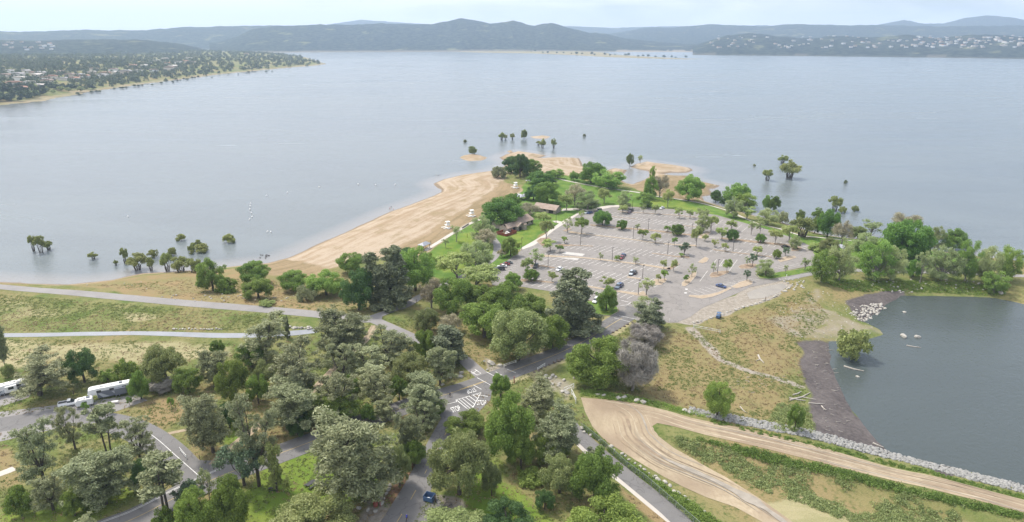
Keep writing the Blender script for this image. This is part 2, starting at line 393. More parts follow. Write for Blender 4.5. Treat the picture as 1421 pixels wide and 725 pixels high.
ATT['sand'] = np.maximum(ATT['sand'], np.where(~near & (Z < 4), .5, 0)*sstep(4, 2.2, Z))
for I in ISLETS: ATT['sand'][sdpoly(I, X, Y) > -6] = 1
paint('sand', [(371,368),(400,357),(478,322),(544,292),(601,271),(613,264),(600,254),(641,242),(688,236),(706,240),(700,255),(668,282),(640,297),(600,322),(560,348),(520,360),(470,372),(420,377)], 4)
paint('sand', [(560,350),(592,330),(640,298),(672,278),(700,256),(724,262),(702,286),(656,308),(622,331),(592,351),(545,364)], 3)
paint('sand', [(690,220),(719,208),(762,215),(806,219),(816,238),(790,244),(745,240),(700,230)], 3)
paint('sand', [(835,233),(876,230),(898,223),(962,232),(962,241),(918,243),(880,258),(852,243)], 3)
paint('wet', [(530,352),(580,330),(630,298),(664,278),(698,250),(722,262),(700,285),(655,308),(622,330),(592,350),(545,362)], 6)
paint('wet', [(362,369),(400,358),(420,362),(455,368),(450,382),(380,384),(350,376)], 4, .8)
paint('wet', [(905,246),(955,243),(998,257),(988,272),(960,280),(900,270),(870,258)], 4, .8)
paint('lawn', [(592,352),(622,333),(652,314),(690,290),(715,262),(755,240),(800,247),(840,258),(900,268),(950,277),(992,288),(1028,303),(1060,314),(1115,328),(1122,342),(1050,318),(1000,300),(940,290),(870,286),(825,291),(803,297),(765,318),(724,346),(700,364),(680,378),(650,392),(600,384),(575,368)], 4)
paint('lush', [(598,352),(622,336),(650,322),(678,320),(692,345),(680,362),(650,382),(612,378)], 5, .62)
paint('lush', [(705,322),(745,306),(765,312),(745,330),(722,345),(704,340)], 4, .6)
paint('lush', [(900,272),(950,280),(1010,300),(960,292),(890,286)], 4, .6)
paint('lawn', [(1108,338),(1130,326),(1180,332),(1230,335),(1300,349),(1350,357),(1400,366),(1400,374),(1330,376),(1260,375),(1190,372),(1135,366)], 3)
paint('lawn', [(1060,386),(1100,375),(1140,367),(1150,372),(1128,379),(1090,385)], 1.5)
paint('lush', [(815,418),(850,421),(860,430),(846,438),(815,434)], 2)
paint('lush', [(385,640),(430,618),(470,606),(530,640),(530,690),(500,700),(440,705),(390,740),(240,780),(250,725),(290,700),(350,668)], 4, .9)
paint('lush', [(640,600),(690,640),(700,660),(760,700),(800,740),(620,750),(640,705),(600,690),(640,680)], 5, .85)
paint('lush', [(100,690),(200,668),(222,682),(150,722),(110,745),(-20,750),(0,712)], 4, .75)
paint('lush', [(272,592),(345,588),(352,600),(310,625),(275,615)], 4, .75)
paint('lawn', [(-30,528),(60,545),(180,530),(230,540),(200,560),(80,556),(0,570)], 6, .5)
paint('dry', [(90,396),(160,389),(236,379),(312,373),(420,370),(450,388),(505,420),(470,440),(300,424),(181,411)], 5, .9)
paint('dry', [(165,560),(250,543),(320,548),(262,585),(215,606),(175,590)], 6, .85)
paint('dry', [(-20,620),(30,610),(30,680),(-20,690)], 5, .8)
paint('dry', [(900,455),(960,462),(1040,428),(1100,402),(1145,404),(1150,440),(1108,472),(1108,540),(1128,600),(1080,603),(1000,575),(930,572),(880,540),(900,500)], 7, .62)
paint('dry', [(560,418),(640,425),(700,480),(690,505),(640,500),(580,455)], 7, .6)
paint('dry', [(690,590),(760,600),(740,650),(690,640)], 8, .7)
paint('dry', [(860,668),(900,688),(960,745),(900,745)], 3, .9)
paint('straw', [(-30,472),(120,474),(330,476),(330,498),(200,505),(80,500),(0,520),(-30,520)], 6, .75)
paint('straw', [(150,430),(200,430),(235,440),(180,448)], 4, .8)
paint('straw', [(-20,410),(40,415),(110,438),(70,450),(-20,440)], 9, .5)
paint('straw', [(1055,700),(1105,682),(1150,700),(1200,722),(1270,708),(1350,730),(1350,760),(1050,760)], 4, .95)
paint('gravel', [(1000,414),(1040,398),(1088,391.5),(1103,396),(1088,406),(1040,424),(1006,440),(962,455),(930,450),(955,436),(974,427)], 1.5)
paint('gravel', [(1055,445),(1090,425),(1130,398),(1152,402),(1140,425),(1180,440),(1232,463),(1200,472),(1150,476),(1100,470)], 6, .50)
stroke('gravel', [(962,458),(975,475),(1000,500),(1040,515),(1110,535)], 3.5, 1.5, .8)
paint('mud', [(1102,474),(1152,470),(1165,525),(1215,605),(1245,634),(1200,622),(1140,606),(1128,590),(1118,520)], 3, 1)
paint('mud', [(1178,424),(1200,408),(1244,402),(1256,412),(1225,438),(1205,449),(1188,444)], 3, 1)
paint('dry', [(1055,445),(1090,425),(1130,398),(1152,402),(1140,425),(1180,440),(1220,458),(1200,468),(1150,470),(1100,465)], 6, .55)
paint('mud', [(1262,637),(1300,636),(1345,655),(1310,660)], 2, 1)
paint('gravel', [(665,497),(690,507),(720,498),(745,488),(735,500),(705,513),(680,520)], 2, .8)
paint('gravel', [(735,522),(780,515),(800,530),(795,552),(760,540)], 4, .6)
paint('gravel', [(505,700),(540,690),(530,745),(490,745)], 2, .9)
paint('gravel', [(598,690),(640,695),(655,720),(620,715)], 2, .9)
stroke('mulch', [(655,573),(622,600),(598,622),(580,645),(560,672),(542,695)], 4, 1.2, .9)
stroke('mulch', [(436,595),(480,580)], 3, 1, .9)
stroke('straw', [(700,528),(745,515),(800,489),(870,449)], 6, 1.5, .8)
stroke('straw', [(735,492),(790,468),(850,440)], 5, 1.5, .6)
gm = npmesh('ground', np.stack([X, Y, Z], 1), np.zeros((0, 4)), []) if False else None
nr, na = R_.shape
idx = np.arange(nr*na).reshape(nr, na)
Q = np.stack([idx[:-1,:-1].ravel(), idx[:-1,1:].ravel(), idx[1:,1:].ravel(), idx[1:,:-1].ravel()], 1)[:, ::-1]

# ---- paved surfaces: crisp sheets draped on the ground
PAVED = []
def roadmesh(name, px, width, m, off, z=None, attrs=False, cross=4, label=None):
    P = [np.array(q) for q in (Gs(px) if z is None else W0(px, z))]
    # catmull-rom
    out = []
    for i in range(len(P)-1):
        p0 = P[max(i-1, 0)]; p1 = P[i]; p2 = P[i+1]; p3 = P[min(i+2, len(P)-1)]
        n = max(2, int(np.linalg.norm(p2-p1)/2.0))
        for k in range(n):
            t = k/n; out.append(.5*((2*p1)+(-p0+p2)*t+(2*p0-5*p1+4*p2-p3)*t*t+(-p0+3*p1-3*p2+p3)*t**3))
    out.append(P[-1]); C = np.array(out); T = np.gradient(C, axis=0); T /= np.linalg.norm(T, axis=1)[:, None]+1e-9
    N = np.stack([-T[:, 1], T[:, 0]], 1)
    wv = np.linspace(-.5, .5, cross+1)
    wj = 1+(vn(np.arange(len(C)), np.zeros(len(C)), 3, 4)-.5)*.06
    V = C[:, None, :]+N[:, None, :]*(wv[None, :, None]*width*wj[:, None, None]); V = V.reshape(-1, 2)
    z_ = height(V[:, 0], V[:, 1])+off
    ii = np.arange(len(C)*(cross+1)).reshape(len(C), cross+1)
    q = np.stack([ii[:-1,:-1].ravel(), ii[:-1,1:].ravel(), ii[1:,1:].ravel(), ii[1:,:-1].ravel()], 1)
    at = {'rut': np.tile(np.array([.1,.75,.1,.75,.1] if cross == 4 else [0]*(cross+1)), len(C))}
    o = mobj(name, npmesh(name, np.column_stack([V, z_]), q, [m], at), kind='structure')
    PAVED.append((C, width)); return o, C
def polymesh(name, Pw, m, off, step=4.0, kind='structure', jitter=0):
    Pw = [tuple(p) for p in Pw]; n = len(Pw)
    dense = []
    for i in range(n):
        a_, b_ = np.array(Pw[i]), np.array(Pw[(i+1) % n]); k = max(1, int(np.linalg.norm(b_-a_)/step))
        dense += [a_+(b_-a_)*j/k for j in range(k)]
    D = np.array(dense); lo, hi = D.min(0), D.max(0)
    gx, gy = np.meshgrid(np.arange(lo[0], hi[0], step), np.arange(lo[1], hi[1], step)); gx = gx.ravel(); gy = gy.ravel()
    s = sdpoly(Pw, gx, gy) > step*.4
    pts = [Vector(p) for p in D]+[Vector((a_, b_)) for a_, b_ in zip(gx[s], gy[s])]
    ed = [(i, (i+1) % len(D)) for i in range(len(D))]
    v, e, f, *_ = geometry.delaunay_2d_cdt(pts, ed, [], 1, 1e-4)
    V = np.array([tuple(q) for q in v])
    z_ = height(V[:, 0], V[:, 1])+off
    me = npmesh(name, np.column_stack([V, z_]), np.array([t for t in f if len(t) == 3]), [m], {'rut': vn(V[:, 0], V[:, 1], 9, 3)})
    bm = bmesh.new(); bm.from_mesh(me)
    for fc in bm.faces:
        if fc.normal.z < 0: fc.normal_flip()
    bm.to_mesh(me); bm.free()
    return mobj(name, me, kind=kind)
# ------------------------------------------------------------------ roads, paths, car park
ROAD_A = [(110,752),(150,734),(177,724),(205,711),(255,685),(300,664),(351,644),(433,613),(480,594),(536,574),(580,559),(625,546),(670,531),(712,515),(791,483.5),(863,442),(884,428)]
ROAD_B = [(641,560),(626,588),(608,622),(592.5,652),(577,681),(562,707),(540,742)]
ROAD_C = [(-80,592),(-20,592),(30,585),(80,578),(130,582),(180,594),(222,618),(250,645),(275,668),(292,676)]
roadmesh('road', ROAD_A, 8.6, M_ASPH, .060)
roadmesh('road', ROAD_B, 7.2, M_ASPH, .048)
roadmesh('road', ROAD_C, 8.5, M_ASPH, .052)
roadmesh('road', CREST_L, 6.2, M_PATH, .055, z=5.7)
roadmesh('path', [(500,446),(530,436),(556,427),(583,412),(615,396),(655,378),(684,359),(690.5,343),(684,332),(676,324),(668,318)], 4.2, M_PATH, .044, cross=2)
roadmesh('path', [(518,444),(545,456),(580,472),(620,486),(643,499),(658,512),(676,527)], 4.8, M_PATH, .040, cross=2)
roadmesh('path', [(-60,465.5),(10,465.5),(100,464),(200,463),(326,466),(400,463),(440,459)], 3.4, M_BLUEG, .05, cross=2)
roadmesh('path', [(590,348),(600,341.5),(610.7,335),(623,327),(641,317),(650,311.5),(668,304),(690,296)], 2.6, M_CONC, .04, cross=2)
roadmesh('path', [(765,245),(786,251),(834,260),(889,268),(913,273),(947.6,277.7),(978,283.5),(1005,291),(1030,301.5),(1050,310),(1083,318),(1112,327),(1150,331),(1200,336)], 2.4, M_CONC, .04, cross=2)
roadmesh('path', [(1088,388),(1130,379.5),(1160,376.5),(1190,375.5),(1258,377.5),(1326,378.5),(1365,381),(1440,384)], 3.6, M_PATH, .07, cross=2)
roadmesh('path', [(797,609),(806,620),(830,643),(861,668),(895,696),(932,726),(950,742)], 1.5, M_CONC, .030, cross=2)
roadmesh('path', [(790,590),(803,603),(835,632),(880,669),(930,710),(965,744)], 4.6, M_ASPH, .045, cross=2)
roadmesh('path', [(296,645),(306,634),(324,619),(358,592),(395,568),(429,546),(452,524),(480,495),(508,471),(520,452)], 2.6, M_DIRT, .035, cross=4)
roadmesh('path', [(224,605),(240,600.5),(258,597),(285,590)], 1.4, M_DIRT, .03, cross=4)
roadmesh('path', [(-30,664),(0,658),(20,650)], 2.6, M_CONC, .03, cross=2)
polymesh('road', Gs([(590,690),(604,684),(614,700),(632,709),(655,722),(640,748),(545,748),(565,705)]), M_ASPH, .042)
polymesh('road', Gs([(612,545),(640,536),(664,536),(684,541),(680,556),(668,568),(650,588),(632,600),(614,602),(612,580),(606,562)]), M_ASPH, .036)
polymesh('road', Gs([(-40,549),(0,546),(30,537),(46,541),(40,552),(0,565),(-40,572)]), M_PATH, .036)
polymesh('road', Gs([(-40,573),(0,572),(74,563),(100,560),(190,548),(205,556),(150,575),(100,590),(40,604),(0,613),(-40,620)]), M_PATH, .030)
polymesh('road', Gs([(250,630),(269,638.6),(305,640),(340,630),(352,640),(300,668),(262,690),(240,680),(240,650)]), M_ASPH, .024)
polymesh('parking_lot', Gs(LOT_PX), M_LOT, .050, 5)
polymesh('path', Gs([(722,348),(724,344),(740,335),(757,325),(768,315.5),(783,306),(803,295.5),(803,298),(785,309.5),(769,320),(757,330),(741,341)]), M_CONC, .09, 3)
polymesh('path', Gs([(779,293),(781,290),(798,289),(820,291),(834,287),(848,285),(869,285),(869,287.2),(849,288),(834,291),(822,294),(800,292)]), M_CONC, .085, 3)
polymesh('path', Gs([(766,307),(774,306.6),(784,309.5),(779,311.5),(770,309)]), M_CONC, .07, 3)
DIRT_PX = [(806,552),(850,556),(888,561),(925,570),(960,580.5),(1030,595),(1154,625.5),(1280,658),(1421,694),(1560,730),(1560,752),(1421,712),(1381,701),(1280,676),(1154,646),(1050,620),(979,604),
 (935,592),(912,587.5),(905,592),(914,606),(935,622),(960,636),(1008,663),(1054,692),(1100,725),(1128,745),(1085,745),(1060,726),(1020,704),(979,690),(948,676),(921,662),(882,639),(840,612),(822,592),(812,572)]
def ring(px, m=26):
    return Gs(px)
polymesh('dirt_road', ring(DIRT_PX), M_DIRT, .06, 3)
polymesh('road', Gs([(915,636),(960,655),(1000,672),(1040,694),(1086,726),(1106,745),(1090,745),(1068,728),(1030,703),(990,681),(950,662),(912,642)]), M_GDIRT, .07, 3) if False else None
M_RUT = [mat('dirt_rut_dark', (.27,.205,.14), .95, noise=(.25, .4)), mat('dirt_rut_pale', (.40,.33,.235), .95, noise=(.2, .4)), mat('dirt_rut_grey', (.30,.265,.22), .95, noise=(.2, .4))]
rut = MB()
def track(px, side, w, mi, t0, t1, off, seed):
    P = [np.array(q) for q in Gs(px)]; acc = []
    for i in range(len(P)-1):
        p0 = P[max(i-1, 0)]; p1 = P[i]; p2 = P[i+1]; p3 = P[min(i+2, len(P)-1)]; n = max(2, int(np.linalg.norm(p2-p1)/1.2))
        for k in range(n):
            t = k/n; acc.append(.5*((2*p1)+(-p0+p2)*t+(2*p0-5*p1+4*p2-p3)*t*t+(-p0+3*p1-3*p2+p3)*t**3))
    C = np.array(acc); T = np.gradient(C, axis=0); T /= np.linalg.norm(T, axis=1)[:, None]; N = np.stack([-T[:,1], T[:,0]], 1); n = len(C)
    a_, b_ = int(n*t0), int(n*t1); s = np.arange(n); wob = (vn(s, s*0, 9, seed)-.5)*.7; ww = w*(.35+1.1*vn(s, s*0, 4, seed+2))*np.minimum(1, np.minimum(s-a_, b_-s)/6.)
    C = C+N*(side+wob)[:, None]; V = []
    for i in range(a_, b_): V += [tuple(C[i]+N[i]*ww[i]/2), tuple(C[i]-N[i]*ww[i]/2)]
    rut.add([(x, y, h1(x, y)+off) for x, y in V], [(2*i, 2*i+1, 2*i+3, 2*i+2) for i in range(b_-a_-1)], mi)
NP = [(830,562),(900,572),(960,590),(1060,612),(1154,635),(1300,670),(1421,702),(1500,722)]
OP = [(840,562),(865,575),(872,590),(880,608),(915,635),(960,655),(1000,672),(1040,694),(1086,726),(1100,742)]
for j, (sd, w, mi, t0, t1) in enumerate([(-1.0,.55,0,.02,.98),(.9,.5,0,.05,.98),(-2.4,.4,1,.1,.9),(2.2,.45,1,.0,.8),(0,.5,1,.1,.95),(-1.6,.3,0,.3,.98),(1.5,.3,2,.2,.7),(2.9,.3,0,.4,.98),(-3.0,.3,2,.5,.98),(.4,.25,0,.5,.9)]): track(NP, sd, w, mi, t0, t1, .075+j*.006, j*3)
for j, (sd, w, mi, t0, t1) in enumerate([(0,.9,0,.05,.6),(1.8,.5,1,.0,.7),(-1.6,.6,0,.1,.55),(3.2,.4,0,.1,.5),(-3.0,.4,1,.1,.7),(4.6,.5,2,.0,.6),(-4.4,.5,0,.15,.5),(.9,.3,2,.2,.95),(-.8,.3,2,.3,.95),(5.8,.4,1,.05,.5),(-2.3,.3,2,.3,.9),(2.6,.3,0,.3,.8)]): track(OP, sd, w, mi, t0, t1, .139+j*.006, 50+j*3)
track(OP, .3, 3.0, 2, .42, 1.0, .215, 91)
rut.build('wheel_tracks', M_RUT, kind='structure')
polymesh('parking_lot', Gs([(1036,407),(1050,401),(1066,396.8),(1086,394),(1093,398.5),(1080,407),(1060,414),(1040,415.5)]), M_GDIRT, .05, 3)
# push the soil down beneath the paved sheets so that it never shows through
for o in list(COL.objects):
    if o.get('kind') == 'structure' and o.type == 'MESH':
        n = len(o.data.vertices); v = np.zeros(n*3); o.data.vertices.foreach_get('co', v); v = v.reshape(-1, 3)
for C, w in PAVED:
    lo = C.min(0)-w; hi = C.max(0)+w
    s = np.where((X > lo[0]) & (X < hi[0]) & (Y > lo[1]) & (Y < hi[1]))[0]
    d = dpoly(C, X[s], Y[s]); Z[s] -= .22*sstep(w/2-.2, w/2-1.2, d)*(Z[s] > height(X[s], Y[s])-.1)
H0 = height(X, Y)
for px in (LOT_PX, DIRT_PX, [(590,690),(604,684),(614,700),(632,709),(655,722),(640,748),(545,748),(565,705)], [(612,545),(640,536),(664,536),(684,541),(680,556),(668,568),(650,588),(632,600),(614,602),(612,580),(606,562)],
           [(-40,573),(0,572),(74,563),(100,560),(190,548),(205,556),(150,575),(100,590),(40,604),(0,613),(-40,620)],[(250,630),(269,638.6),(305,640),(340,630),(352,640),(300,668),(262,690),(240,680),(240,650)]):
    P = np.array(Gs(px)); lo, hi = P.min(0), P.max(0)
    s = np.where((X > lo[0]) & (X < hi[0]) & (Y > lo[1]) & (Y < hi[1]))[0]
    d = sdpoly(P, X[s], Y[s]); Z[s] = np.minimum(Z[s], H0[s]-.22*sstep(.2, 1.3, d))
ground = mobj('ground', npmesh('ground', np.stack([X, Y, Z], 1), Q, [M_GROUND], ATT, smooth=True), kind='structure')
fl = np.zeros(1)

# ------------------------------------------------------------------ painted marks (flat sheets on the asphalt)
marks = MB()
def drape(pts, off): return [(p[0], p[1], h1(p[0], p[1])+off) for p in pts]
def wline(mb, a_, b_, w, off, mi=0, seg=6.0):
    a_ = np.array(a_[:2], float); b_ = np.array(b_[:2], float); L = np.linalg.norm(b_-a_)
    if L < .01: return
    t = (b_-a_)/L; n = np.array([-t[1], t[0]])*w/2; k = max(1, int(L/seg))
    P = [a_+(b_-a_)*i/k for i in range(k+1)]
    V = drape([p+n for p in P]+[p-n for p in P], off)
    mb.add(V, [(i, i+1, k+2+i, k+1+i) for i in range(k)], mi)
def pline(mb, a_, b_, w, off=.072, mi=0): wline(mb, G(*a_), G(*b_), w, off, mi)
# stall lines on both sides of the eight axes of the car park
AX = [((856,294.5),(970,302)),((845,301),(976,315.5)),((822,313.5),(978,327.5)),((796,325),(968,342)),((776,340),(957,357)),((748,356),(938,374)),((745,369),(925,395)),((722,389),(890,411))]
AXR = [((1006,331.5),(1100,342)),((992,346),(1072,357)),((985,383),(1030,368))]
sA, sB = G(819.7,384.3), G(839.4,375.5); sdv = np.array((sB-sA)[:2]); sdv /= np.linalg.norm(sdv)
stall = MB()
lotP = np.array(LOTw)
def stalls(a_, b_, L=5.4, sp=2.9, sides=(1,-1)):
    a_ = np.array(G(*a_)[:2]); b_ = np.array(G(*b_)[:2]); D = np.linalg.norm(b_-a_); u = (b_-a_)/D
    k = abs(u[0]*sdv[1]-u[1]*sdv[0]); sp2 = sp/k
    for i in range(int(D/sp2)+1):
        p = a_+u*sp2*i
        for s in sides:
            q0 = p+sdv*s*.45; q1 = p+sdv*s*(L+.45)
            if sdpoly(lotP, np.array([q1[0]]), np.array([q1[1]]))[0] > .5: wline(stall, q0, q1, .22, .058, seg=20)
for a_, b_ in AX: stalls(a_, b_)
for a_, b_ in AXR[:2]: stalls(a_, b_)
for s in range(9):
    t = s/8; p = G(970+t*62, 410-t*17); q = G(955+t*62, 404-t*14); wline(stall, q, p, .16, .058)
for s in range(7):
    t = s/6; wline(stall, G(1003+t*30, 395-t*9), G(1025+t*30, 398-t*9), .16, .058)
for x0,y0,x1,y1 in ((971,391,982,376),(988,368,995,360),(998,370,1005,360),(1012,376,1023,361),(1021,352,1028,349),(1000,370,1004,366)): pline(stall, (x0,y0), (x1,y1), .2, .06)
for i in range(9): pline(stall, (705-i*2.6, 367+i*2.3), (718-i*2.6, 369.5+i*2.3), .15, .06)
for i in range(8): pline(stall, (736+i*4.5, 350-i*2.9), (748+i*4.5, 352-i*2.9), .15, .06)
for i in range(7): pline(stall, (985+i*9, 301+i*2.2), (975+i*9, 309+i*2.2), .15, .06)
for i in range(8): pline(stall, (1075+i*6, 371-i*1.0), (1086+i*6, 374-i*1.2), .15, .06)
for i in range(5): pline(stall, (1108+i*5, 345+i*1.2), (1120+i*4, 341.5+i*1.4), .2, .06)
pline(stall, (983,330), (998,331), .5, .06); pline(stall, (983,328.4), (998,329.5), .3, .06)
stall.build('painted_lines', M_LINE, kind='structure')
ml = MB()
for q in [((712,515),(706,517))]: pass
def follow(px, off, w, mi, dash=None, z=None, t0=0, t1=1, side=0):
    P = [np.array(q) for q in Gs(px)]; acc = []
    for i in range(len(P)-1):
        p0 = P[max(i-1, 0)]; p1 = P[i]; p2 = P[i+1]; p3 = P[min(i+2, len(P)-1)]; n = max(2, int(np.linalg.norm(p2-p1)/1.5))
        for k in range(n):
            t = k/n; acc.append(.5*((2*p1)+(-p0+p2)*t+(2*p0-5*p1+4*p2-p3)*t*t+(-p0+3*p1-3*p2+p3)*t**3))
    acc.append(P[-1]); C = np.array(acc); T = np.gradient(C, axis=0); T /= np.linalg.norm(T, axis=1)[:, None]; N = np.stack([-T[:,1], T[:,0]], 1)
    C = C+N*side; n = len(C); L = 0
    for i in range(int(n*t0), int(n*t1)-1):
        d = np.linalg.norm(C[i+1]-C[i]); L += d
        if dash and (L % dash[0]) > dash[1]: continue
        a_, b_ = C[i], C[i+1]
        V = drape([a_+N[i]*w/2, a_-N[i]*w/2, b_-N[i+1]*w/2, b_+N[i+1]*w/2], off); ml.add(V, [(0,1,2,3)], mi)
follow([(706,517),(791,483.5),(863,442)], .080, .18, 1, side=.0)
follow(ROAD_A, .080, .15, 1, t0=.02, t1=.56)
follow(ROAD_A, .080, .12, 0, t0=.02, t1=.16, side=3.4); follow(ROAD_A, .080, .12, 0, t0=.02, t1=.16, side=3.0)
follow([(205,600),(222,613),(250,638),(275,660)], .080, .15, 0)
follow(ROAD_B, .080, .14, 1, dash=(9.6, 3.3), t0=.25)
pline(ml, (638,541),(670.5,530), .18, .08, 1)
pline(ml, (641,540.6),(650,537.6), .15, .08, 1)
W_ = [((662,524.6),(682,535.5)),((657,534.8),(668,540.8)),((618,562),(634,558)),((634,558),(632.5,555.5)),((632.5,555.5),(667.5,545.4)),((667.5,545.4),(653,572)),((634,556),(650,569)),((665,548.6),(677,550.9)),
  ((641,553),(656.5,565.5)),((646,551.6),(658.5,561.5)),((651,550.2),(660.5,557.5)),((656.5,548.6),(662.5,553.5)),((661.5,547.2),(664.5,550)),((637,554.3),(654.5,569)),
  ((653,516),(662,521)),((662,521),(667.5,518.6)),((667.5,518.6),(659,513)),((656,519),(662,514)),((688,516.5),(697,521.5)),((675,516.5),(686,522.5)),((704,513),(716,518)),
  ((859,438.5),(883,443.5)),((852,441.5),(874,447)),((861,424.5),(871,423.5)),((871,423.5),(875,420.3)),((855,421.5),(861,421)),((862,417.5),(872,419.3))]
for a_, b_ in W_: pline(ml, a_, b_, .19, .082, 0)
for c_ in ((952.5,401.7),(951.3,407)): pline(ml, (c_[0]-1.7, c_[1]), (c_[0]+1.7, c_[1]), .9, .082, 0)
ml.build('road_markings', [M_WHITE, M_YEL], kind='structure')
# the word STOP painted three times at the junction
def word(txt, O_, U_, V_):
    cu = bpy.data.curves.new('stop_lettering', 'FONT'); cu.body = txt; cu.size = 1; cu.offset = .0
    o = bpy.data.objects.new('tmp', cu); COL.objects.link(o); dg = bpy.context.evaluated_depsgraph_get(); dg.update()
    me = bpy.data.meshes.new_from_object(o.evaluated_get(dg)); bpy.data.objects.remove(o)
    xs = [v.co.x for v in me.vertices]; ys = [v.co.y for v in me.vertices]; x0, x1, y0, y1 = min(xs), max(xs), min(ys), max(ys)
    O_, U_, V_ = [np.array(G(*q)[:2]) for q in (O_, U_, V_)]
    for v in me.vertices:
        p = O_+(U_-O_)*(v.co.x-x0)/(x1-x0)+(V_-O_)*(v.co.y-y0)/(y1-y0); v.co = (p[0], p[1], h1(p[0], p[1])+.086)
    me.materials.clear(); me.materials.append(M_WHITE)
    mobj('road_lettering', me, kind='structure')
word('STOP', (628.5,573), (640.5,569.5), (624.5,566.5))
word('STOP', (662,562.4), (674,563), (663.2,555.8))
word('STOP', (658.5,538.6), (646.5,542), (661.5,543.6))

# pale concrete slabs and planted islands with kerbs in the car park
M_KERB = mat('kerb_concrete', (.38,.35,.31), .85, noise=(.15, .5))
isl = NT('island_mulch'); ia = isl.noise(.5, 5); ib = isl.noise(3, 3)
M_ISL = isl.out(isl.mix(isl.mapr(ia, .35, .65), isl.mix(isl.mapr(ib, .4, .7), (.19,.13,.09), (.26,.19,.135)), (.34,.27,.20)), .95, .1)
isl2 = NT('island_straw'); ia = isl2.noise(.6, 5); M_ISL2 = isl2.out(isl2.mix(isl2.mapr(ia, .35, .65), (.40,.325,.24), (.33,.26,.19)), .95, .1)
isl3 = NT('island_grass'); ia = isl3.noise(.6, 5); M_ISL3 = isl3.out(isl3.mix(isl3.mapr(ia, .35, .65), (.08,.15,.03), (.14,.19,.04)), .95, .1)
def island(Pw, m, hgt=.13):
    P = [np.array(p) for p in Pw]; n = len(P); cen = sum(P)/n; mb = MB()
    ar = sum(P[i][0]*P[(i+1)%n][1]-P[(i+1)%n][0]*P[i][1] for i in range(n))
    if ar < 0: P = P[::-1]
    inn = []
    for i in range(n):
        a_, b_, c_ = P[i-1], P[i], P[(i+1) % n]; t1 = (b_-a_)/(np.linalg.norm(b_-a_)+1e-9); t2 = (c_-b_)/(np.linalg.norm(c_-b_)+1e-9)
        nn = np.array([-(t1+t2)[1], (t1+t2)[0]]); nn /= np.linalg.norm(nn)+1e-9; inn.append(b_+nn*.16)
    zb = [h1(*p)-.1 for p in P]; zt = [h1(*p)+.05+hgt for p in P]
    V = [(*p, z) for p, z in zip(P, zb)]+[(*p, z) for p, z in zip(P, zt)]+[(*p, z) for p, z in zip(inn, zt)]
    mb.add(V, [(i, (i+1)%n, n+(i+1)%n, n+i) for i in range(n)]+[(n+i, n+(i+1)%n, 2*n+(i+1)%n, 2*n+i) for i in range(n)], 0)
    vi = [(*p, z) for p, z in zip(inn, zt)]
    tri = geometry.tessellate_polygon([[Vector(p) for p in vi]])
    mb.add([(x, y, z+.004) for x, y, z in vi], [tuple(t) for t in tri], 1)
    o = mb.build('planting_island', [M_KERB, m], kind='structure'); return o
def strip(px, w, m):
    P = [np.array(q) for q in Gs(px)]; L = []; Rr = []
    for i in range(len(P)):
        t = P[min(i+1, len(P)-1)]-P[max(i-1, 0)]; t /= np.linalg.norm(t); nn = np.array([-t[1], t[0]]); ww = (w if not hasattr(w, '__len__') else w[i])/2
        L.append(P[i]+nn*ww); Rr.append(P[i]-nn*ww)
    island(L+Rr[::-1], m)
strip([(860,294.3),(900,296.6),(938,299.2),(967,302.2)], 1.6, M_ISL)
strip([(846,301),(863,302.4),(883,304.3)], 1.2, M_ISL)
strip([(948,313.6),(976,315.8)], 1.4, M_ISL)
strip([(819,312.8),(864,317),(899,319.8),(928,323),(945,325.8),(975,327)], [2.5,3.2,3.2,3.6,4,2.6], M_ISL)
strip([(972,331.5),(978,327),(984,322)], 3, M_ISL2)
strip([(1000,331),(1024,333.6),(1054,337),(1094,341),(1107,346)], [3,4.2,4.2,4.2,3.2], M_ISL)
strip([(790,322.5),(812,325.5),(844,329),(879,333.2),(908,337.4),(939,340.4),(967,341.5)], [4,2,1.6,1.6,1.6,2,3], M_ISL2)
strip([(989,347),(1018,351),(1045,354),(1071,357)], 1.7, M_ISL)
strip([(774,341),(800,341),(823,342.3)], [5,1.6,1.4], M_ISL)
strip([(904.5,352),(922,354.3),(938,356.6),(957,357.5)], [1.4,1.5,2,4.5], M_ISL)
strip([(754,355.5),(775,356.6),(800,357.5),(820,359.3),(849,362.6),(884,366.8),(912,371),(930,374)], [3.6,2.4,2,2,2,2.2,2.6,3.4], M_ISL2)
strip([(928,374.5),(940,366)], 2.6, M_ISL)
strip([(736,370),(752,369.5),(770,372.6)], [4,2.6,1.6], M_ISL)
strip([(870,385),(889,387.5)], 1.8, M_ISL2)
island(Gs([(908,388),(924,387),(926,390),(918,396),(909,396.5),(905,392)]), M_ISL2)
strip([(722,389.5),(745,390.5),(769,393)], [4,2.6,1.8], M_ISL)
strip([(815,398),(838,401.8),(862,405.5),(885,409),(897,408.5)], [1.8,2,2.4,3.6,7.5], M_ISL2)
island(Gs([(946,397.5),(946,393),(958,382),(961,377),(967,377.5),(966,384),(958,393),(951,398)]), M_ISL2)
island(Gs([(968,364.8),(975,359),(979,357),(984,359.5),(981,364),(975,366)]), M_ISL2)
island(Gs([(984,383),(987,379),(997,377),(1010,376),(1013,378.5),(1005,382),(995,385.5),(987,386)]), M_ISL)
island(Gs([(1024,371),(1028,368),(1040,366),(1050,367),(1051,370),(1042,373.5),(1028,373.8)]), M_ISL)
strip([(956,411),(972,413),(986,411),(1000,406.5),(1014,400)], [2,4,3,2,1.4], M_ISL2)
island(Gs([(1014,399),(1026,392),(1038,388.5),(1045,391),(1044,395),(1035,398),(1022,401)]), M_ISL2)
island(Gs([(1078,361),(1090,356.5),(1102,355.5),(1106,358),(1094,362),(1083,364.5)]), M_ISL2)
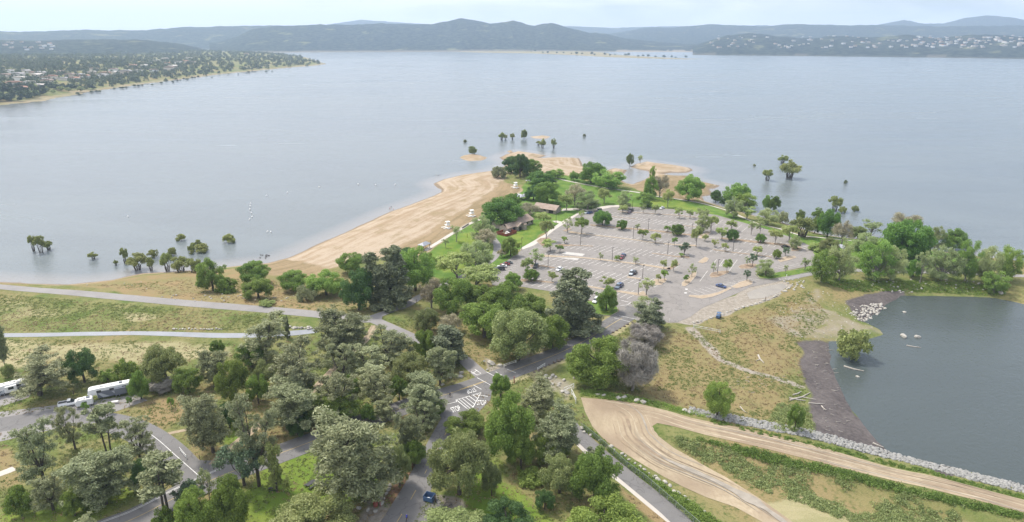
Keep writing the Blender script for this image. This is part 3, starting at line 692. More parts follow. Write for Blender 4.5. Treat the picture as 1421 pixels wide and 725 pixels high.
island(Gs([(1098,345),(1108,342.5),(1114,345),(1108,349),(1098,349)]), M_ISL)
island(Gs([(1049,380),(1055,377.5),(1071,379.6),(1100,375.5),(1128,371.5),(1132,375),(1110,381),(1085,385.5),(1068,388),(1054,386)]), M_ISL3)
island(Gs([(744,335),(750,331),(761,330),(766,333),(763,340),(752,342)]), M_ISL)
strip([(783,321.5),(791,317.5)], 2.6, M_ISL)
strip([(858,291.5),(868,291)], 1.2, M_ISL)
island(Gs([(815,432),(813,419),(845,421),(857,427),(858,433),(848,438.5),(832,438)]), M_ISL3)
M_SLAB = mat('white_concrete', (.44,.42,.39), .8, noise=(.08, .5))
for q in ([(766,356.8),(801,361.8),(804,359),(769,355.6)], [(780,352.8),(808,356),(812,352.8),(784,349.6)]):
    polymesh('concrete_slab', Gs(q), M_SLAB, .075, 4)

# ------------------------------------------------------------------ water
def water(name, base, rough, bs, bd, sc):
    w = NT(name); v1 = w.vec((1, 1, 1)); a_ = w.noise(sc, 4, .3); b_ = w.noise(sc*.13, 3, .3); big = w.noise(.006, 5, 1.2, vec=w.vec((.45, 1.6, 1), .25))
    c_ = w.mix(w.mapr(big, .35, .65), base, tuple(q*1.3 for q in base)); c_ = w.mix(w.mapr(w.attr('shallow'), .3, 1, 0, .65), c_, (.27,.25,.235))
    w.bump(w.math('ADD', a_, w.math('MULTIPLY', b_, .8)), bs, bd)
    w.t.links.new(c_, w.b.inputs['Base Color']); w.t.links.new(w.mapr(big, .3, .7, rough, rough+.16), w.b.inputs['Roughness'])
    w.b.inputs['IOR'].default_value = 1.33; w.b.inputs['Specular IOR Level'].default_value = .5
    return w.m
M_LAKE = water('lake_water', (.118,.136,.142), .13, .5, .5, .5)
M_POND = water('pond_water', (.058,.070,.069), .05, .5, .4, .75)
LX, LY = X.reshape(nr, na)[::2, ::2], Y.reshape(nr, na)[::2, ::2]; SLl = sl.reshape(nr, na)[::2, ::2]
ii = np.arange(LX.size).reshape(LX.shape); lq = np.stack([ii[:-1,:-1].ravel(), ii[:-1,1:].ravel(), ii[1:,1:].ravel(), ii[1:,:-1].ravel()], 1)[:, ::-1]
shal = sstep(-26, 0, SLl)*(LY < 800)
lake = mobj('lake_water', npmesh('lake_water', np.stack([LX.ravel(), LY.ravel(), np.zeros(LX.size)], 1), lq, [M_LAKE], {'shallow': shal.ravel()}), kind='structure')
pw = [p for p in POND]; cen = np.mean(np.array(pw), 0)
pp = []
for i, p in enumerate(pw):
    d_ = np.array(p)-cen; pp.append(np.array(p)+d_/np.linalg.norm(d_)*3.0)
polyPond = MB(); tri = geometry.tessellate_polygon([[Vector((p[0], p[1], 0)) for p in pp]])
polyPond.add([(p[0], p[1], .03) for p in pp], [tuple(t) for t in tri]); polyPond.build('pond_water', M_POND, kind='structure')

# ------------------------------------------------------------------ hills
hm = NT('wooded_hills'); a1 = hm.noise(.03, 6, .2, rough=.7); a2 = hm.noise(.0055, 6, .4); a3 = hm.noise(.006, 4, .6)
hc = hm.mix(hm.mapr(a1, .42, .60), (.006,.016,.018), (.062,.078,.058)); hc = hm.mix(hm.mapr(a2, .60, .68, 0, .75), hc, (.20,.20,.10))
hc = hm.mix(hm.attr('shore'), hc, (.40,.34,.27)); hm.bump(a1, 1, 14); M_HILL = hm.out(hc, 1, 0)
def ridge(prof, Dc, Df, Db, seed, name='hills', gully=.35, x0=-260, x1=1690, shore=0, zmin=-4):
    xs = np.arange(x0, x1, 2.5); px = np.array([p[0] for p in prof], float); py = np.array([p[1] for p in prof], float)
    sk = np.interp(xs, px, py); T = np.linspace(-1, 1, 25); V = np.zeros((len(T), len(xs), 3)); sh = np.zeros((len(T), len(xs)))
    for j, x in enumerate(xs):
        cx, cy, cz = at_dist(x, sk[j], Dc)
        az_ = math.atan2(cx, cy)
        for i, t in enumerate(T):
            D = Dc+(Dc-Df)*t if t < 0 else Dc+(Db-Dc)*t
            V[i, j] = (D*math.sin(az_), D*math.cos(az_), t)
    X_, Y_, T_ = V[..., 0], V[..., 1], V[..., 2]
    Cz = np.array([at_dist(x, s, Dc)[2] for x, s in zip(xs, sk)])[None, :]
    b_ = np.cos(np.clip(np.abs(T_), 0, 1)*math.pi/2)**1.15
    gn = (1-np.abs(2*fbm(X_, Y_, (Db-Df)*.22, seed, 4)-1)); fn = fbm(X_, Y_, 120, seed+7, 3)
    k = 1-b_**3
    Zz = Cz*b_*(1-gully*(gn)*k*.9) + (fn-.5)*26*np.minimum(1, b_*3)*(.35+.65*k) + (vn(X_, Y_, 45, seed)-.5)*9*b_
    Zz = np.where(b_ < .03, zmin, Zz)
    nT, nX = T_.shape; ii = np.arange(nT*nX).reshape(nT, nX)
    q = np.stack([ii[:-1,:-1].ravel(), ii[:-1,1:].ravel(), ii[1:,1:].ravel(), ii[1:,:-1].ravel()], 1)
    sh = np.where((Zz < 7) & (T_ < 0), shore, 0)
    return mobj(name, npmesh(name, np.stack([X_.ravel(), Y_.ravel(), Zz.ravel()], 1), q, [M_HILL], {'shore': sh.ravel()}, smooth=True), kind='structure')
ridge([(-260,42),(0,43.5),(39,44.5),(105,42),(200,42.5),(251,38),(300,37),(360,36),(400,36),(455,40),(560,48),(700,60),(900,75),(1700,80)], 8200, 6800, 9600, 1, gully=.25, x1=900)
ridge([(-260,60),(0,56),(60,57),(130,55),(200,55.5),(240,60),(275,67),(300,73),(500,75)], 5200, 3900, 5900, 2, gully=.15, x1=420)
ridge([(300,60),(330,50),(352,40),(384,36),(420,35.5),(444,34),(480,35),(533,32.5),(573,34),(600,33.5),(622,29.5),(641,25.5),(656,28),(680,33),(698,31),(712,28),(725,32),(742,36.5),(755,33),(766,31.5),(786,38),(818,46),(841,47),(868,54),(910,58),(978,63.5),(1000,72),(1700,80)], 6600, 5150, 8200, 3, shore=.7, x0=290, x1=1010)
ridge([(250,60),(400,50),(430,42),(455,34),(502,27.5),(545,31),(590,34),(640,40),(789,36.5),(850,39),(920,37),(1060,35.5),(1200,40),(1500,46),(1700,48)], 12500, 10500, 14500, 4, gully=.2)
ridge([(700,72),(760,66),(847,47),(899,38.5),(930,39),(985,34),(1060,37),(1094,33.5),(1178,35.5),(1217,35),(1300,37),(1421,36),(1700,34)], 9000, 7000, 10800, 5, gully=.3, x0=690)
ridge([(1000,60),(1120,44),(1180,40),(1217,35),(1254,27.8),(1283,33),(1309,33),(1340,25),(1369,21.5),(1400,24),(1421,27.5),(1500,32),(1690,42)], 12500, 10500, 14500, 6, gully=.2, x0=1010)
ridge([(955,67),(975,60),(1005,50),(1040,46),(1075,50),(1120,54),(1160,50),(1210,53),(1260,49),(1300,54),(1350,48),(1421,51),(1690,50)], 5600, 4350, 7000, 7, gully=.22, x0=962, shore=.25)

# ------------------------------------------------------------------ haze
hb = MB(); hb.box((0, 1000, 298), (29000, 31000, 612))
hmat = bpy.data.materials.new('haze_air'); hmat.use_nodes = True; ht = hmat.node_tree; ht.nodes.clear()
ho = ht.nodes.new('ShaderNodeOutputMaterial'); hv = ht.nodes.new('ShaderNodeVolumePrincipled')
hv.inputs['Color'].default_value = (.62,.78,1.0,1); hv.inputs['Density'].default_value = 8.8e-5; hv.inputs['Anisotropy'].default_value = .2
ht.links.new(hv.outputs[0], ho.inputs['Volume'])
haze = hb.build('haze', hmat, kind='stuff'); haze['label'] = 'pale bluish air haze over the lake and hills'
# ------------------------------------------------------------------ trees
def leafmat(name, ca, cb, trans=.22, rough=.6):
    m = bpy.data.materials.new(name); m.use_nodes = True; t = m.node_tree; b = t.nodes['Principled BSDF']; o = t.nodes['Material Output']
    at = t.nodes.new('ShaderNodeAttribute'); at.attribute_name = 'tint'
    oi = t.nodes.new('ShaderNodeObjectInfo')
    mx = t.nodes.new('ShaderNodeMix'); mx.data_type = 'RGBA'; mx.inputs[6].default_value = (*ca, 1); mx.inputs[7].default_value = (*cb, 1)
    t.links.new(at.outputs['Fac'], mx.inputs[0])
    hs = t.nodes.new('ShaderNodeHueSaturation')
    r1 = t.nodes.new('ShaderNodeMapRange'); r1.inputs[3].default_value = .485; r1.inputs[4].default_value = .512; t.links.new(oi.outputs['Random'], r1.inputs[0]); t.links.new(r1.outputs[0], hs.inputs['Hue'])
    r2 = t.nodes.new('ShaderNodeMath'); r2.operation = 'FRACT'; r3 = t.nodes.new('ShaderNodeMath'); r3.operation = 'MULTIPLY'; r3.inputs[1].default_value = 7.31
    t.links.new(oi.outputs['Random'], r3.inputs[0]); t.links.new(r3.outputs[0], r2.inputs[0])
    r4 = t.nodes.new('ShaderNodeMapRange'); r4.inputs[3].default_value = .82; r4.inputs[4].default_value = 1.18; t.links.new(r2.outputs[0], r4.inputs[0]); t.links.new(r4.outputs[0], hs.inputs['Value'])
    t.links.new(mx.outputs[2], hs.inputs['Color']); t.links.new(hs.outputs[0], b.inputs['Base Color'])
    b.inputs['Roughness'].default_value = rough; b.inputs['Specular IOR Level'].default_value = .25
    tr = t.nodes.new('ShaderNodeBsdfTranslucent'); t.links.new(hs.outputs[0], tr.inputs[0])
    ms = t.nodes.new('ShaderNodeMixShader'); ms.inputs[0].default_value = trans
    t.links.new(b.outputs[0], ms.inputs[1]); t.links.new(tr.outputs[0], ms.inputs[2]); t.links.new(ms.outputs[0], o.inputs[0])
    return m
LM = {
 'oak':   leafmat('leaves_dark_oak', (.095,.155,.028), (.300,.400,.095), .36),
 'olive': leafmat('leaves_olive_oak', (.150,.195,.060), (.390,.430,.185), .36),
 'dark':  leafmat('leaves_deep_green', (.052,.112,.034), (.160,.265,.082), .3),
 'pine':  leafmat('needles_grey_green', (.160,.190,.085), (.470,.495,.285), .28),
 'conif': leafmat('needles_dark', (.135,.160,.085), (.345,.375,.225), .22),
 'bright':leafmat('leaves_bright_green', (.090,.180,.034), (.235,.365,.080), .35),
 'young': leafmat('leaves_yellow_green', (.28,.35,.11), (.50,.56,.23), .45),
 'pale':  leafmat('leaves_pale_spring', (.270,.340,.140), (.470,.530,.270), .45),
 'mid':   leafmat('leaves_mid_green', (.15,.25,.05), (.37,.50,.13), .4),
 'willow':leafmat('leaves_willow_olive', (.190,.230,.070), (.420,.450,.170), .35),
 'bluegr':leafmat('leaves_blue_green', (.110,.170,.095), (.240,.320,.190), .3),
 'bare':  leafmat('bare_twigs', (.27,.25,.215), (.44,.41,.36), .0),
 'tan':   leafmat('budding_twigs', (.33,.30,.19), (.50,.46,.31), .2),
 'far': leafmat('far_wood_leaves', (.030,.058,.026), (.135,.180,.070), .1), 'fard': leafmat('far_wood_dark', (.020,.044,.022), (.070,.105,.045), .1),
 'grass': leafmat('grass_tufts', (.14,.175,.045), (.27,.29,.11), .3),
 'grasst':leafmat('dry_tufts', (.30,.22,.11), (.42,.33,.19), .2),
}
M_BARK = mat('dark_bark', (.085,.068,.056), .9, noise=(.3, 2)); M_BARKG = mat('grey_bark', (.21,.185,.165), .9, noise=(.25, 2))
def cards(P, N, size, tint, rng, asp=1.0, jit=.9, wid=.62):
    jit = jit*1.35
    """one small rhombic leaf cluster per point"""
    n = len(P); r = rng.normal(size=(n, 3)); nn = N+r*jit; nn /= np.linalg.norm(nn, axis=1)[:, None]+1e-9
    q = rng.normal(size=(n, 3)); u = np.cross(nn, q); u /= np.linalg.norm(u, axis=1)[:, None]+1e-9; v = np.cross(nn, u)
    s = size*(.6+.8*rng.random(n))[:, None]
    V = np.stack([P+u*s*asp, P+v*s*wid, P-u*s*asp, P-v*s*wid], 1).reshape(-1, 3)
    return V, np.arange(4*n).reshape(n, 4), np.repeat(tint, 4)
def crownmesh(name, m, blobs, nleaf, size, seed, jit=.9, asp=1.0, fill=.35, up=.25, hole=0.0, wid=.62):
    rng = np.random.default_rng(seed); B = np.array(blobs, float); w = (B[:, 3]*B[:, 3]); w = w/w.sum()
    k = rng.choice(len(B), nleaf, p=w); d = rng.normal(size=(nleaf, 3)); d[:, 2] += up; d /= np.linalg.norm(d, axis=1)[:, None]
    rad = (1-fill*rng.random(nleaf)**1.5)
    bump = 1+.22*np.sin(d[:, 0]*5+k*1.7)*np.sin(d[:, 1]*6+k)*np.cos(d[:, 2]*5+k*2.3)
    P = B[k, :3]+d*(B[k, 3]*rad*bump)[:, None]*np.array([1, 1, .82])
    if hole:
        h_ = np.sin(P[:, 0]*1.7+seed)*np.sin(P[:, 1]*1.9+1)*np.sin(P[:, 2]*1.6+2); s = h_ < 1-hole*1.6
        P = P[s]; d = d[s]; k = k[s]
    kt = rng.random(len(B))
    tint = np.clip(.30+.35*(kt[k]-.5)+.55*rng.random(len(P))**2+.15*(rng.random(len(P))-.5), 0, 1)
    V, Q_, T = cards(P, d, size, tint, rng, asp, jit, wid)
    return npmesh(name, V, Q_, [m], {'tint': T})
def blobs_dome(rng, W_, Hc, z0, n, rmin, rmax, flat=1.0, shell=.7, lowcut=-.35):
    out = []
    while len(out) < n:
        d = rng.normal(size=3); d /= np.linalg.norm(d)
        if d[2] < lowcut: continue
        f = shell*(.75+.4*rng.random()) if rng.random() < .8 else .35*rng.random()
        r = rng.uniform(rmin, rmax); out.append((d[0]*(W_/2-r)*f/shell, d[1]*(W_/2-r)*f/shell, z0+Hc/2+d[2]*(Hc/2-r*.7)*f/shell, r))
    return out
def trunkmesh(name, m, blobs, H, r0, seed, nl=8, fork=.35, lean=0., twig=0, top=.8):
    rng = np.random.default_rng(seed+99); mb = MB(); B = np.array(blobs); cx = lean
    zt = H*top; pts = [(0, 0, -.6), (cx*.1, 0, zt*.25), (cx*.3+rng.normal()*.1, rng.normal()*.1, zt*.55), (cx*.5, 0, zt)]
    mb.tube(pts, [r0*1.25, r0, r0*.75, r0*.2], 7)
    for i in rng.choice(len(B), min(nl, len(B)), replace=False):
        b = B[i, :3]; t = rng.uniform(fork*.6, min(.85, fork+.35)); s = Vector((cx*t*.5, 0, zt*t)); e = Vector(b)
        mid = s.lerp(e, .5)+Vector((rng.normal()*.25, rng.normal()*.25, -.15*abs(e.z-s.z)+.2))
        mb.tube([s, mid, e], [r0*.5*(1-t*.4), r0*.32, r0*.1], 5)
        for _ in range(twig):
            e2 = e+Vector(rng.normal(size=3)*B[i, 3]*.9); mb.tube([mid.lerp(e, .5), e2], [r0*.13, r0*.03], 3, cap=False)
    return mb.mesh(name, m)
PROTO = {}
def proto(kind, var):
    if (kind, var) in PROTO: return PROTO[kind, var]
    rng = np.random.default_rng(hash(kind) % 1 + var*17+sum(ord(c) for c in kind)); sd = var*31+len(kind)
    K = kind; W_, H = 10., 10.
    if K in ('oak', 'olive', 'dark', 'mid_oak', 'bright'):
        W_, H = 12., 10.; bl = blobs_dome(rng, W_, H*.99, 0, 58, .9, 1.75, lowcut=-.75)
        lm = {'mid_oak': 'mid'}.get(K, K); c = crownmesh('crown', LM[lm], bl, 27000, .165, sd, .75, fill=.55)
        t = trunkmesh('trunk', M_BARK, bl, H, .38, sd)
    elif K in ('pine', 'pinea'):
        W_, H = 10., 14.; bl = []
        nlead = 3+var % 3; leads = [(rng.uniform(-2.6, 2.6), rng.uniform(-2.6, 2.6), rng.uniform(10, 13.2)) for _ in range(nlead)]
        for (lx, ly, lz) in leads:
            for k in range(60 if K == 'pine' else 26):
                t = rng.uniform(.22, 1.0); a_ = rng.uniform(0, 6.28); rr_ = (1.0-t*.72)*rng.uniform(.5, 4.2)
                bl.append((lx*t+math.cos(a_)*rr_, ly*t+math.sin(a_)*rr_, lz*t+rng.uniform(-.3, .5), rng.uniform(.35, .85)))
        c = crownmesh('crown', LM['pine'], bl, 34000 if K == 'pine' else 15000, .115, sd, 1.6, asp=1.5, fill=1.0, up=.1, wid=.55)
        mb = MB(); rt = .26
        base = Vector((0, 0, -.6)); fk = Vector((0, 0, 2.6)); mb.tube([base, fk], [rt*1.2, rt], 7)
        for (lx, ly, lz) in leads:
            e = Vector((lx, ly, lz)); mid = fk.lerp(e, .5)+Vector((lx*.12, ly*.12, -.2)); mb.tube([fk, mid, e], [rt*.7, rt*.4, rt*.08], 6)
        B = np.array(bl)
        for i in range(0, len(B), 2):
            b = Vector(B[i, :3]); L = min(leads, key=lambda q: (q[0]*b.z/q[2]-b.x)**2+(q[1]*b.z/q[2]-b.y)**2); tt = max(.2, b.z/L[2]-.12); s = Vector((L[0]*tt, L[1]*tt, L[2]*tt))
            mb.tube([s, b], [rt*.2, rt*.05], 4, cap=False)
        t = mb.mesh('trunk', M_BARK)
    elif K == 'thinpine':
        W_, H = 7., 13.; bl = []
        leads = [(-1.0, .2, 12), (1.2, -.3, 11.5)]
        for lx, ly, lz in leads:
            for k in range(15):
                t = rng.uniform(.42, 1.0); a_ = rng.uniform(0, 6.28); rr_ = rng.uniform(.4, 2.6)*(1.15-t*.6); bl.append((lx*t+math.cos(a_)*rr_, ly*t+math.sin(a_)*rr_, lz*t, rng.uniform(.5, .95)))
        c = crownmesh('crown', LM['pine'], bl, 6500, .16, sd, .8, asp=1.5, fill=.9, up=.5)
        mb = MB()
        for lx, ly, lz in leads: mb.tube([(lx*.15, ly, -.6), (lx*.4, ly, lz*.5), (lx, ly, lz)], [.15, .11, .04], 6)
        for b in bl: mb.tube([(leads[0][0]*b[2]/12 if b[0] < 0 else leads[1][0]*b[2]/12, 0, b[2]-.7), b[:3]], [.07, .02], 4, cap=False)
        t = mb.mesh('trunk', M_BARK)
    elif K == 'conif':
        W_, H = 10., 14.; bl = []
        lobes = [(rng.uniform(-2.6, 2.6), rng.uniform(-2.6, 2.6), rng.uniform(8.5, 13)) for _ in range(6)]
        for k in range(190):
            lx, ly, lz = lobes[k % 6]; t = rng.uniform(.05, 1); a_ = rng.uniform(0, 6.28); rr_ = (1.1-t**2)*rng.uniform(.4, 2.2); q_ = .75+.25*t; bl.append((lx*q_+math.cos(a_)*rr_, ly*q_+math.sin(a_)*rr_, lz*t, rng.uniform(.45, .85)))
        c = crownmesh('crown', LM['conif'], bl, 32000, .13, sd, 1.3, asp=1.7, fill=.8, up=.3); t = trunkmesh('trunk', M_BARK, bl, H, .36, sd, 12, top=.72)
    elif K in ('young', 'youngm'):
        W_, H = 5., 5.6; bl = blobs_dome(rng, W_, 3.9, 1.6, 15, .5, .95, lowcut=-.6)
        c = crownmesh('crown', LM['young' if K == 'young' else 'mid'], bl, 4200, .14, sd, .9, fill=.9); t = trunkmesh('trunk', M_BARKG, bl, H, .12, sd, 9, .3)
    elif K == 'sparse':
        W_, H = 4.5, 5.6; bl = blobs_dome(rng, W_, 4.2, 1.3, 13, .4, .8, lowcut=-.7)
        c = crownmesh('crown', LM['pale'], bl, 1500, .13, sd, 1, fill=1.); t = trunkmesh('trunk', M_BARKG, bl, H, .11, sd, 12, .25, twig=3)
    elif K in ('airy', 'airym'):
        W_, H = 10., 9.5; bl = blobs_dome(rng, W_, H*1.0, 0, 52, .8, 1.5, lowcut=-.95)
        c = crownmesh('crown', LM['pale' if K == 'airy' else 'mid'], bl, 20000, .145, sd, 1.2, fill=1., hole=.2); t = trunkmesh('trunk', M_BARKG, bl, H, .28, sd, 18, .2, twig=3)
    elif K == 'tanbare':
        W_, H = 9., 8.; bl = blobs_dome(rng, W_, H*.8, H*.15, 26, .8, 1.4, lowcut=-.5)
        c = crownmesh('crown', LM['tan'], bl, 7000, .15, sd, 1., asp=2.6, fill=1., wid=.25); t = trunkmesh('trunk', M_BARKG, bl, H, .25, sd, 20, .2, twig=6)
    elif K == 'dead':
        W_, H = 9., 8.; bl = blobs_dome(rng, W_, H*.9, H*.05, 44, .7, 1.4, lowcut=-.7)
        c = crownmesh('crown', LM['bare'], bl, 17000, .17, sd, 1.5, asp=3.2, fill=1., wid=.16); t = trunkmesh('trunk', M_BARKG, bl, H, .25, sd, 30, .15, twig=8)
    elif K in ('shrub', 'shrubd', 'shrubw', 'shrubp', 'shrubg'):
        W_, H = 6., 3.6; bl = blobs_dome(rng, W_, H*1.25, -.9, 30, .55, 1.05, lowcut=-.5)
        lm = {'shrub': 'oak', 'shrubd': 'dark', 'shrubw': 'willow', 'shrubp': 'young', 'shrubg': 'pine'}[K]
        c = crownmesh('crown', LM[lm], bl, 4500, .17, sd, .8, fill=.5); t = trunkmesh('trunk', M_BARK, bl, H, .12, sd, 6, .2)
    elif K == 'willow':
        W_, H = 6., 6.; bl = blobs_dome(rng, W_, H*.82, H*.14, 26, .6, 1.1, lowcut=-.5)
        c = crownmesh('crown', LM['willow'], bl, 6500, .15, sd, .9, fill=.7)
        mb = MB()
        for k in range(9):
            a_ = k*.7; b = bl[k]; mb.tube([(math.cos(a_)*.35, math.sin(a_)*.35, -1.2), (math.cos(a_)*.9, math.sin(a_)*.9, 1.4), b[:3]], [.16, .11, .04], 5)
        t = mb.mesh('trunk', M_BARK)
    elif K == 'bluegr':
        W_, H = 9., 9.; bl = blobs_dome(rng, W_, H*.75, H*.25, 26, .7, 1.3, lowcut=-.5)
        c = crownmesh('crown', LM['bluegr'], bl, 6000, .19, sd, .9, fill=.8, hole=.2); t = trunkmesh('trunk', M_BARK, bl, H, .24, sd, 14, .25, twig=2)
    elif K == 'ivy':
        W_, H = 6., 9.; bl = [(rng.normal()*1.3*(.5+z/9), rng.normal()*1.1, z, rng.uniform(.7, 1.2)) for z in np.linspace(.8, 7.6, 20)]
        c = crownmesh('crown', LM['willow'], bl, 5000, .18, sd, .9, fill=.7); t = trunkmesh('trunk', M_BARK, bl, H, .26, sd, 8)
    PROTO[K, var] = (W_, H, c, t); return PROTO[K, var]
DIMF = {'shrub': (.5, .5)}
NAMES = {'oak':'oak_tree','olive':'oak_tree','dark':'oak_tree','mid_oak':'leafy_tree','bright':'leafy_tree','pine':'grey_pine','pinea':'grey_pine','thinpine':'grey_pine','conif':'pine_tree','young':'young_tree','youngm':'young_tree',
 'sparse':'young_tree','airy':'spring_tree','airym':'spring_tree','tanbare':'bare_tree','dead':'dead_tree','shrub':'shrub','shrubd':'shrub','shrubw':'shrub','shrubp':'shrub','shrubg':'shrub','willow':'flooded_willow','bluegr':'leafy_tree','ivy':'ivy_tree'}
rt_ = random.Random(5); TREES = []
VC = {}
def protoverts(key, me):
    if key not in VC:
        n = len(me.vertices); v = np.zeros(n*3, np.float32); me.vertices.foreach_get('co', v); v = v.reshape(-1, 3); VC[key] = v[::max(1, n//1500)]
    return VC[key]
def tree(kind, box, label, group=None, zfix=None, var=None):
    x0, y0, x1, y1 = box
    if kind.startswith('pine') or kind in ('oak','olive','dark','mid_oak'):
        e = (.09 if kind.startswith('pine') else .055)*(x1-x0); x0 += e; x1 -= e; y0 += (.07 if kind.startswith('pine') else .04)*(y1-y0)
    if kind in ('young','youngm','sparse') : e = .06*(x1-x0); x0 += e; x1 -= e; y0 += .06*(y1-y0)
    cx, cy = (x0+x1)/2, (y0+y1)/2
    v = rt_.randrange(3) if var is None else var
    W_, H, cm, tm = proto(kind, v); PV = protoverts((kind, v), cm)
    a_ = math.atan((cy-IH/2)/F)+R(PITCH); ca, sa_ = math.cos(a_), math.sin(a_); zg = 2.
    mpx = CAMZ/math.sin(a_)/F; s = (x1-x0)*mpx/W_; sz = s; rz = rt_.uniform(0, 6.28); p = unp(cx, y1-(y1-y0)*.2, 3.)
    c, sn = math.cos(rz), math.sin(rz)
    for it in range(9):
        zg = zfix if zfix is not None else max(-.2, h1(p[0], p[1]))
        qx = p[0]+(PV[:, 0]*c-PV[:, 1]*sn)*s; qy = p[1]+(PV[:, 0]*sn+PV[:, 1]*c)*s; qz = zg+PV[:, 2]*sz-CAMZ
        yy = qy*CT+qz*ST; zz = -qy*ST+qz*CT      # camera axes
        ux = IW/2+F*qx/(-zz); uy = IH/2-F*yy/(-zz)
        bx0, bx1 = np.percentile(ux, (1., 99.)); by0, by1 = np.percentile(uy, (1., 97.5))
        gz = -p[1]*ST+(zg-CAMZ)*CT; by1 = max(by1, IH/2-F*(p[1]*CT+(zg-CAMZ)*ST)/(-gz))
        s *= min(1.4, max(.7, (x1-x0)/(bx1-bx0))); r_ = (y1-y0)/(by1-by0); sz *= min(1.5, max(.6, r_**1.3)); sz = min(max(sz, s*.42), s*2.3)
        k = mpx; p = np.array([p[0]+((x0+x1)/2-(bx0+bx1)/2)*k, p[1]-((y0+y1)/2-(by0+by1)/2)*k/sa_*.8])
    nm = NAMES[kind]; r = empty(nm, (p[0], p[1], zg-.05), rz)
    r.scale = (s, s, sz); tag(r, label, 'shrub' if nm == 'shrub' else 'tree', group)
    mobj('crown', cm, r); mobj('trunk', tm, r); TREES.append((p[0], p[1], s*W_/2)); return r
def ord_(n): return ['first','second','third','fourth','fifth','sixth','seventh','eighth','ninth','tenth','eleventh','twelfth','thirteenth','fourteenth'][n]

